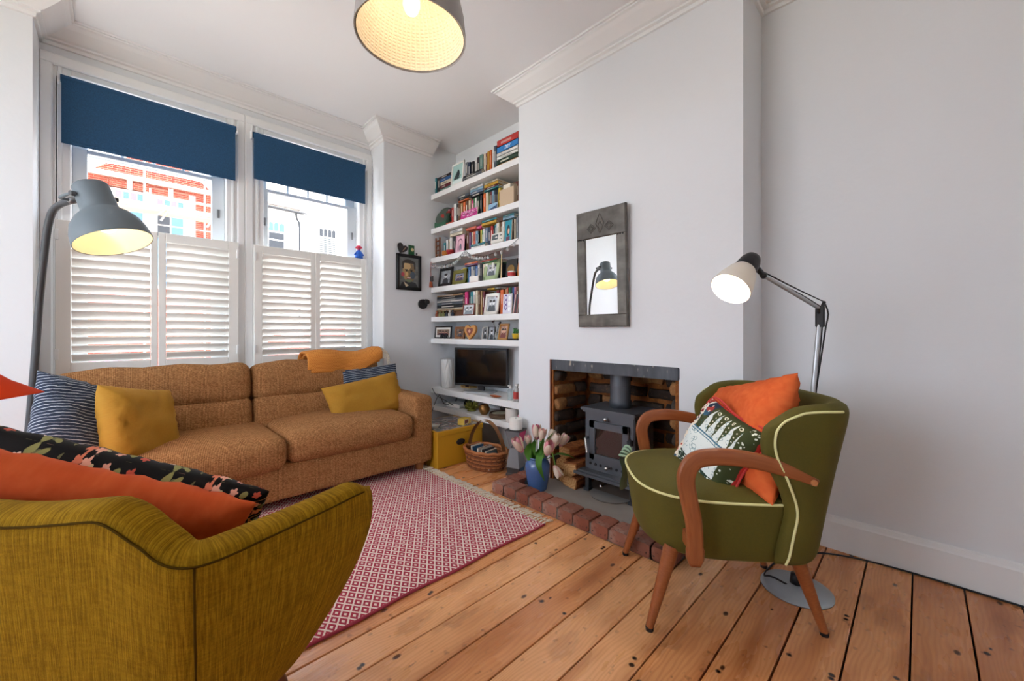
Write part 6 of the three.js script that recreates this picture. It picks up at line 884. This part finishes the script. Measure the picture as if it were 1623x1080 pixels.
{ // adjustable lamp beside the green chair
  const t = thing('task_floor_lamp', 'silver spring-arm floor lamp with white shade behind the green armchair', 'lamp', [1.869, 0, -0.335]), o = (x, y, z) => V(x - 1.869, y, z + 0.335), sv = std(0xb7b9bb, 0.35, { metalness: 0.8 }), bk = M.black;
  part(t, 'base', lathe([[0, 0], [0.118, 0], [0.118, 0.006], [0.1, 0.013], [0.03, 0.024], [0, 0.024]], 48), std(0xaeb4b8, 0.4, { metalness: 0.5 }));
  part(t, 'base_socket', lathe([[0, 0.022], [0.022, 0.022], [0.018, 0.06], [0, 0.062]], 20), bk);
  const el = o(2.002, 1.088, -0.279), b0 = o(1.871, 0.03, -0.334); part(t, 'pole', rod(b0, el, 0.0085), sv);
  const hd = o(1.667, 1.202, -0.397); part(t, 'upper_arm', rod(el, hd, 0.0075), sv);
  const dn = el.clone().sub(b0).normalize();
  part(t, 'elbow_bracket', [at(cbox(0.022, 0.085, 0.03, 0.004), el.x - 0.005, el.y - 0.03, el.z), rod(el.clone().add(V(0, -0.01, 0)), el.clone().add(V(0.035, 0.03, 0.008)), 0.008, 0.006), rod(el.clone().add(V(-0.02, 0, -0.004)), el.clone().add(V(0.012, -0.06, 0)), 0.006)], bk);
  const tip = el.clone().add(V(0.035, 0.03, 0.008));
  part(t, 'spring_rod', tube([hd.clone().add(V(0.01, 0.012, 0)), hd.clone().lerp(tip, 0.5).add(V(0, 0.004, 0)), tip], 0.0028, 20, 6), bk);
  part(t, 'spring_rod', tube([hd.clone().add(V(0.005, -0.004, 0)), hd.clone().lerp(el, 0.6).add(V(0, 0.012, 0)), el.clone().add(V(-0.01, 0.012, 0))], 0.0022, 20, 6), bk);
  part(t, 'spring_rod', tube([tip, el.clone().lerp(b0, 0.2).add(V(0.03, 0, 0.006)), el.clone().lerp(b0, 0.52)], 0.0025, 20, 6), bk);
  part(t, 'cable', tube([tip.clone(), tip.clone().add(V(0.02, -0.05, 0.01)), el.clone().add(V(0.03, -0.1, 0.01)), el.clone().lerp(b0, 0.4).add(V(-0.008, 0, 0.008)), el.clone().lerp(b0, 0.8).add(V(0.006, 0, 0.01)), b0.clone().add(V(0.01, 0.02, 0.01))], 0.0028, 60, 6), bk);
  // head
  const op = V(1.482, 1.142, -0.452), cp = V(1.612, 1.268, -0.412), ax = cp.clone().sub(op).normalize(), q = new THREE.Quaternion().setFromUnitVectors(V(0, 1, 0), ax), pl = (g) => { g.applyQuaternion(q); const c = o(op.x, op.y, op.z); return at(g, c.x, c.y, c.z); };
  part(t, 'shade', pl(lathe([[0.064, 0], [0.066, 0.002], [0.06, 0.04], [0.048, 0.085], [0.036, 0.108], [0.033, 0.106], [0.045, 0.083], [0.057, 0.04], [0.0635, 0.0]], 40)), phys(0xdcd6cd, 0.5, { transmission: 0.12, thickness: 0 }));
  part(t, 'cap', pl(lathe([[0.037, 0.1], [0.038, 0.112], [0.034, 0.15], [0.026, 0.172], [0.012, 0.182], [0, 0.183]], 32)), bk); part(t, 'switch', pl(rod([0, 0.18, 0], [0.003, 0.192, 0.004], 0.004)), bk);
  part(t, 'bulb', pl(ball(0.024, 0, 0.04, 0, 18, 12)), bulbMat(0xfff0d2, 1.5));
  part(t, 'head_joint', [rod(o(1.607, 1.232, -0.41), hd, 0.011, 0.009), ball(0.012, hd.x, hd.y, hd.z, 12, 8)], bk);
  const lp = o(...op.clone().addScaledVector(ax, 0.04).toArray()); lampLight(t, lp.x, lp.y, lp.z, 0xfff0dc, 0.09, 1.5);
  const cb = [[1.84, 0.02, -0.36], [1.80, 0.05, -0.40], [1.86, 0.012, -0.44], [2.02, 0.006, -0.43], [2.23, 0.006, -0.318], [2.292, 0.006, -0.209], [2.322, 0.006, -0.033], [2.323, 0.006, 0.124], [2.324, 0.006, 0.261], [2.324, 0.006, 0.8]].map((p) => o(...p));
  part(t, 'floor_cable', new THREE.TubeGeometry(new THREE.CatmullRomCurve3(cb), 90, 0.0035, 7), bk, 'black cable along the skirting');
}
{ // red lamp at the far left
  const t = thing('red_lamp', 'orange-red cone shade reading lamp at the left edge', 'lamp', [-0.40, 0, -2.18]), o = (x, y, z) => V(x + 0.40, y, z + 2.18), rm = phys(0xc03408, 0.8, { specularIntensity: 0.2 });
  part(t, 'base', lathe([[0, 0], [0.11, 0], [0.11, 0.01], [0.02, 0.022], [0, 0.022]], 36), M.whitePaint); part(t, 'stem', tube([o(-0.40, 0.02, -2.18), o(-0.405, 0.5, -2.18), o(-0.41, 0.85, -2.18), o(-0.385, 0.93, -2.17), o(-0.35, 0.90, -2.155)], 0.007, 50, 10), M.whitePaint);
  const c = V(-0.325, 0.765, -2.14), ax = V(-0.16, 1, -0.08).normalize(), q = new THREE.Quaternion().setFromUnitVectors(V(0, 1, 0), ax), pl = (g) => { g.applyQuaternion(q); const k = o(c.x, c.y, c.z); return at(g, k.x, k.y, k.z); };
  part(t, 'shade', pl(lathe([[0.135, 0], [0.136, 0.002], [0.12, 0.016], [0.07, 0.06], [0.03, 0.11], [0.026, 0.11], [0.066, 0.058], [0.116, 0.014], [0.133, 0.0]], 48)), rm);
  part(t, 'socket', pl(rod([0, 0.1, 0], [0, 0.15, 0], 0.028, 0.02)), M.whitePaint); part(t, 'bulb', pl(ball(0.026, 0, 0.05, 0)), bulbMat(0xffe0b0, 1));
  const lp = o(...c.clone().addScaledVector(ax, 0.05).toArray()); lampLight(t, lp.x, lp.y, lp.z, 0xffe4c8, 0.06, 1.5);
}

// ------------------------------------------------------------------ yellow storage box, basket, candle stand
{
  const ym = std(0xc79216, 0.65), t = thing('storage_box', 'mustard yellow fibreboard storage box with printed lid', 'box', [1.84, 0, -2.63]);
  part(t, 'body', cboxAt(-0.212, 0.212, 0.002, 0.252, -0.2, 0.2, 0.004), ym);
  const lid = part(t, 'lid', cboxAt(-0.217, 0.215, 0.232, 0.270, -0.205, 0.207, 0.004), ym);
  const pt = canvasTex(256, 256, (g, W, H) => { g.fillStyle = '#76706c'; g.fillRect(0, 0, W, H); for (let k = 0; k < 260; k++) { g.fillStyle = pick(['#a8a29c', '#4a4a52', '#6a6280', '#c9c2b6', '#8a5a4a', '#5a6a5e', '#b09a8a']); g.save(); g.translate(rnd() * W, rnd() * H); g.rotate(rnd() * 3); g.fillRect(-14, -4, 10 + rnd() * 30, 4 + rnd() * 12); g.restore(); } });
  const p = new THREE.PlaneGeometry(0.40, 0.38); p.rotateX(-PI / 2); part(lid, 'printed_top', at(p, 0, 0.2712, 0), std(0xffffff, 0.5, { map: pt }));
  part(t, 'handle_plate', at(rot(new THREE.TorusGeometry(0.022, 0.006, 8, 30), 0, 0, 0).scale(1.45, 0.85, 1), -0.005, 0.165, 0.202), M.black, 'black oval handle'); part(t, 'handle_grip', at(new THREE.CylinderGeometry(0.02, 0.02, 0.004, 24).rotateX(PI / 2).scale(1.4, 0.7, 1), -0.005, 0.167, 0.2015), M.dark);
  const c = thing('small_carton', 'little yellow carton with brown label on the storage box', 'carton', [1.925, 0.272, -2.5], 0.35); part(c, 'carton', at(cbox(0.1, 0.045, 0.06, 0.002), 0, 0.0225, 0), std(0xd8b44a, 0.6)); part(c, 'label', at(cbox(0.05, 0.026, 0.001, 0.0003), -0.016, 0.024, 0.0306), std(0x7a3a30, 0.6)); part(c, 'label_border', at(cbox(0.058, 0.034, 0.0008, 0.0002), -0.016, 0.024, 0.0302), std(0xf0e6c8, 0.6));
  single('small_dish', lathe([[0, 0], [0.028, 0], [0.04, 0.02], [0.037, 0.021], [0.026, 0.005], [0, 0.005]], 24), std(0xe6dfd2, 0.5), 'little cream dish at the sofa end of the storage box', 'dish', [1.69, 0.272, -2.56]);
}
{ // wicker basket
  const t = thing('wicker_basket', 'brown wicker basket with hooped handle full of magazines', 'basket', [1.915, 0, -2.235], 0.12), wm = [0x8a4f26, 0x6d3a1a, 0xa8683a].map((c) => std(c, 0.7)), A = 0.115, B = 0.172, Hh = 0.135;
  part(t, 'base', at(new THREE.CylinderGeometry(1, 1, 0.01, 40).scale(A * 0.86, 1, B * 0.86), 0, 0.007, 0), wm[1]);
  const NR = 13, NSt = 22;
  for (let r = 0; r < NR; r++) { const y = 0.012 + r * (Hh - 0.014) / NR, f = 0.86 + 0.18 * (y / Hh), pts = []; for (let k = 0; k < NSt * 2; k++) { const a = k / (NSt * 2) * PI * 2, w = 1 + 0.022 * ((k + r) % 2 ? 1 : -1); pts.push([Math.cos(a) * A * f * w, y + 0.002 * Math.sin(a * 3 + r), Math.sin(a) * B * f * w]); } part(t, 'woven_row', tube(pts, 0.0052, 130, 6, true), wm[r % 3]); }
  for (let k = 0; k < NSt; k++) { const a = k / NSt * PI * 2; part(t, 'stake', rod([Math.cos(a) * A * 0.86, 0.006, Math.sin(a) * B * 0.86], [Math.cos(a) * A * 1.035, Hh, Math.sin(a) * B * 1.035], 0.004, 0.004, 6), wm[1]); }
  const rimP = Array.from({ length: 40 }, (_, k) => { const a = k / 40 * PI * 2; return [Math.cos(a) * A * 1.05, Hh + 0.003 * Math.sin(a * 12), Math.sin(a) * B * 1.05]; }); part(t, 'rim', tube(rimP, 0.011, 120, 8, true), wm[2]);
  part(t, 'handle', shell((s, q) => { const a = s * PI; return V((q - 0.5) * 0.028 + 0.01, Hh - 0.03 + Math.sin(a) * 0.235, -Math.cos(a) * B * (1.03 - 0.12 * Math.sin(a))); }, () => 0.005, 40, 6, [1, 0.1]), std(0x9a6a42, 0.6), 'bent wooden handle');
  for (const s of [-1, 1]) part(t, 'handle_binding', at(new THREE.TorusGeometry(0.02, 0.006, 8, 20).rotateX(PI / 2), 0.01, Hh, s * B * 1.02), wm[2]);
  // magazines standing in it
  const cs = [0xd8d2c8, 0x2d5a7a, 0x8a5a3a, 0xb8b0a4, 0x3a3a40, 0xc8a888, 0x5a6a6e], nm = ['white', 'blue', 'brown', 'grey', 'black', 'tan', 'slate'];
  cs.forEach((c, k) => { const m = thing('magazine', `${nm[k]} magazine in the wicker basket, ${ORD[k]} from the sofa side`, 'magazine', [1.915 + rr(-0.012, 0.012), 0.016, -2.235 + (k - 3) * 0.036], 0.12 + rr(-0.06, 0.06), 'magazines in the wicker basket'); m.rotation.x = rr(-0.25, 0.05) + (k - 3) * -0.03; const w = 0.15 - Math.abs(k - 3) * 0.014; part(m, 'pages', at(cbox(w, 0.128, 0.008, 0.001), 0, 0.064, 0), std(0xe2dccf, 0.9)); part(m, 'cover', at(cbox(w + 0.001, 0.129, 0.0012, 0.0003), 0, 0.0645, 0.0048), std(c, 0.4)); });
}
{ // waisted metal stand with a pillar candle
  const t = thing('candle_stand', 'waisted grey metal stand with a pink side by the chimney corner', 'stand', [1.965, 0, -1.968], 0.3), gm = std(0x77797c, 0.5, { metalness: 0.3 });
  const frus = (r0, r1, y0, y1) => { const g = new THREE.CylinderGeometry(r1, r0, y1 - y0, 4, 1).toNonIndexed(); g.computeVertexNormals(); return at(g.rotateY(PI / 4), 0, (y0 + y1) / 2, 0); };
  part(t, 'base', [frus(0.075, 0.072, 0.001, 0.02), frus(0.062, 0.066, 0.02, 0.06)], M.dark); part(t, 'lower_column', frus(0.07, 0.045, 0.06, 0.19), gm); part(t, 'upper_column', frus(0.045, 0.078, 0.19, 0.312), gm); part(t, 'top_plate', frus(0.082, 0.082, 0.312, 0.318), M.dark);
  const pk = poly([[-0.028, 0.195], [0.028, 0.195], [0.05, 0.308], [-0.05, 0.308]]); const pg = extrude(pk, 0.001); pg.translate(0, -0.25, 0); pg.rotateX(0.19); pg.translate(0, 0.25, 0.0445); part(t, 'pink_panel', pg, std(0xc02660, 0.5), 'bright pink panel');
  part(t, 'blue_panel', box(-0.03, 0.03, 0.028, 0.056, 0.044, 0.0475), std(0x2d5a86, 0.5));
  for (let k = 0; k < 3; k++) part(t, 'motif', at(rot(new THREE.CylinderGeometry(0.006, 0.006, 0.002, 10), 0, 0, PI / 2), -0.037, 0.2 + 0.012 * k, -0.012 + 0.012 * k), M.black);
  const cdl = thing('pillar_candle', 'thick white pillar candle on the waisted metal stand', 'candle', [1.965, 0.318, -1.968]); part(cdl, 'wax', lathe([[0, 0], [0.045, 0], [0.046, 0.004], [0.046, 0.07], [0.042, 0.075], [0.03, 0.071], [0, 0.069]], 32), std(0xf0ece4, 0.6)); part(cdl, 'wick', rod([0, 0.068, 0], [0.002, 0.08, 0], 0.0015), M.black);
  single('pink_bottle', lathe([[0, 0], [0.016, 0], [0.018, 0.06], [0.008, 0.075], [0.008, 0.09], [0, 0.09]], 16), std(0xd9a0ae, 0.4), 'small pink bottle behind the pillar candle on the lowest shelf', 'bottle', [2.1, 0.316, -2.06]);
}
{ // blue vase of tulips
  const v = thing('blue_vase', 'blue glazed stoneware vase on the hearth', 'vase', [1.842, 0.0225, -1.655]); const gl = phys(0x48689a, 0.22, { clearcoat: 0.6, clearcoatRoughness: 0.1 });
  part(v, 'body', lathe([[0, 0], [0.053, 0], [0.058, 0.008], [0.07, 0.07], [0.078, 0.13], [0.077, 0.155], [0.066, 0.178], [0.056, 0.185], [0.055, 0.19], [0.06, 0.198], [0.058, 0.203], [0.05, 0.2], [0.047, 0.188], [0.06, 0.17], [0.068, 0.14], [0.06, 0.05], [0, 0.02]], 48), gl);
  const heads = [[1.729, 0.289, -1.694, 1.2], [1.796, 0.31, -1.684, 0.8], [1.859, 0.344, -1.679, 1.1], [1.837, 0.349, -1.616, 0.9], [1.952, 0.318, -1.643, 0.9], [1.897, 0.307, -1.572, 1.1], [1.971, 0.299, -1.569, 1.0], [1.801, 0.289, -1.539, 1.2], [1.883, 0.167, -1.543, 0.9]];
  const where = ['drooping farthest left toward the candle', 'small bud left of the centre', 'tallest pink bloom at the top', 'upright bloom beside the tallest one', 'pale whitish bloom at the back', 'cream bloom on the right side', 'bloom reaching farthest toward the stove', 'open pink bloom low at the front', 'hanging down below the vase rim'];
  const pinks = [0xe39aa6, 0xe8b0b2, 0xd9758c, 0xe6b2a4, 0xefe6d6, 0xf0d4c2, 0xebaab4, 0xe8949e, 0xeab8a6];
  const petal = new THREE.SphereGeometry(1, 10, 8, 0, PI).scale(0.55, 1, 0.42), stemM = std(0x6f9a3c, 0.6), leafM = phys(0x4f8a2c, 0.55, { transmission: 0.15, thickness: 0 });
  heads.forEach(([x, y, z, s], i) => {
    const bx = 1.842 + (x - 1.842) * 0.16, bz = -1.655 + (z + 1.655) * 0.16, t = thing('tulip', `pink and cream tulip in the blue vase, ${where[i]}`, 'tulip', [bx, 0.06, bz], 0, 'tulips in the blue vase');
    const rel = V(x - bx, y - 0.06, z - bz), mid = V(rel.x * 0.3, i === 8 ? 0.2 : rel.y * 0.72, rel.z * 0.3); const q0 = i === 8 ? V(rel.x * 0.75, 0.2, rel.z * 0.75) : V(rel.x * 0.6, rel.y * 0.92, rel.z * 0.6);
    part(t, 'stem', tube([[0, 0, 0], mid, q0, rel], 0.0042, 24, 7), stemM);
    const dir = (i === 8 ? V(rel.x, -0.2, rel.z) : V(rel.x * 0.9, 0.16, rel.z * 0.9)).normalize(), qq = new THREE.Quaternion().setFromUnitVectors(V(0, 1, 0), dir), pmA = phys(pinks[i], 0.6, { transmission: 0.2, thickness: 0 }), pmB = phys(0xf2dcc8, 0.6, { transmission: 0.2, thickness: 0 });
    for (let k = 0; k < 6; k++) { const m = part(t, 'petal', petal, k % 2 ? pmB : pmA), a = k / 6 * PI * 2, r = 0.033 * s; m.scale.setScalar(r * 1.0); m.quaternion.copy(qq).multiply(new THREE.Quaternion().setFromAxisAngle(V(0, 1, 0), a)).multiply(new THREE.Quaternion().setFromAxisAngle(V(1, 0, 0), k % 2 ? 0.28 : 0.12)); m.position.copy(rel).add(V(0, 0, k % 2 ? 0.013 * s : 0.009 * s).applyAxisAngle(V(0, 1, 0), a).applyQuaternion(qq)).addScaledVector(dir, r * 0.6); m.scale.y = r * 1.35; }
  });
  const leaves = [[[1.83, 0.2, -1.63], [1.80, 0.25, -1.60], [1.77, 0.2, -1.58], [1.79, 0.11, -1.555]], [[1.87, 0.2, -1.62], [1.93, 0.235, -1.57], [1.98, 0.225, -1.53], [2.03, 0.20, -1.51]], [[1.83, 0.18, -1.66], [1.80, 0.26, -1.66], [1.80, 0.31, -1.65], [1.82, 0.35, -1.65]], [[1.85, 0.18, -1.64], [1.86, 0.27, -1.62], [1.87, 0.33, -1.60], [1.90, 0.37, -1.58]], [[1.80, 0.18, -1.67], [1.77, 0.25, -1.67], [1.77, 0.30, -1.66], [1.785, 0.33, -1.66]], [[1.88, 0.18, -1.66], [1.91, 0.27, -1.66], [1.93, 0.32, -1.64], [1.97, 0.36, -1.62]], [[1.82, 0.18, -1.62], [1.80, 0.26, -1.61], [1.82, 0.31, -1.6], [1.84, 0.36, -1.6]]];
  const lw = ['curling down over the vase front', 'stretching out toward the logs', 'standing near the small bud', 'standing beside the tall blooms', 'standing farthest left', 'leaning to the back right', 'upright in the front middle'];
  leaves.forEach((p, i) => { const o = p[0], cv = cr(p.map((a) => [a[0] - o[0], a[1] - o[1], a[2] - o[2]])); single('tulip_leaf', shell((s, q) => { const c = cv.getPoint(s), tg = cv.getTangent(s), sd = V(tg.z, 0, -tg.x); if (sd.length() < 0.05) sd.set(0.7, 0, 0.7); sd.add(V(0.35, 0, 0.35)).normalize(); const w = 0.021 * Math.pow(Math.sin(PI * clamp(0.12 + s * 0.88, 0, 1)), 0.7) * (q - 0.5) * 2; return c.addScaledVector(sd, w).add(V(0, Math.abs(q - 0.5) * 0.008, 0)); }, () => 0.0007, 20, 8, [1, 1]), leafM, `long green tulip leaf ${lw[i]}`, 'leaf', o, 0, 'tulip leaves'); });
}

renderer.render(scene, camera);
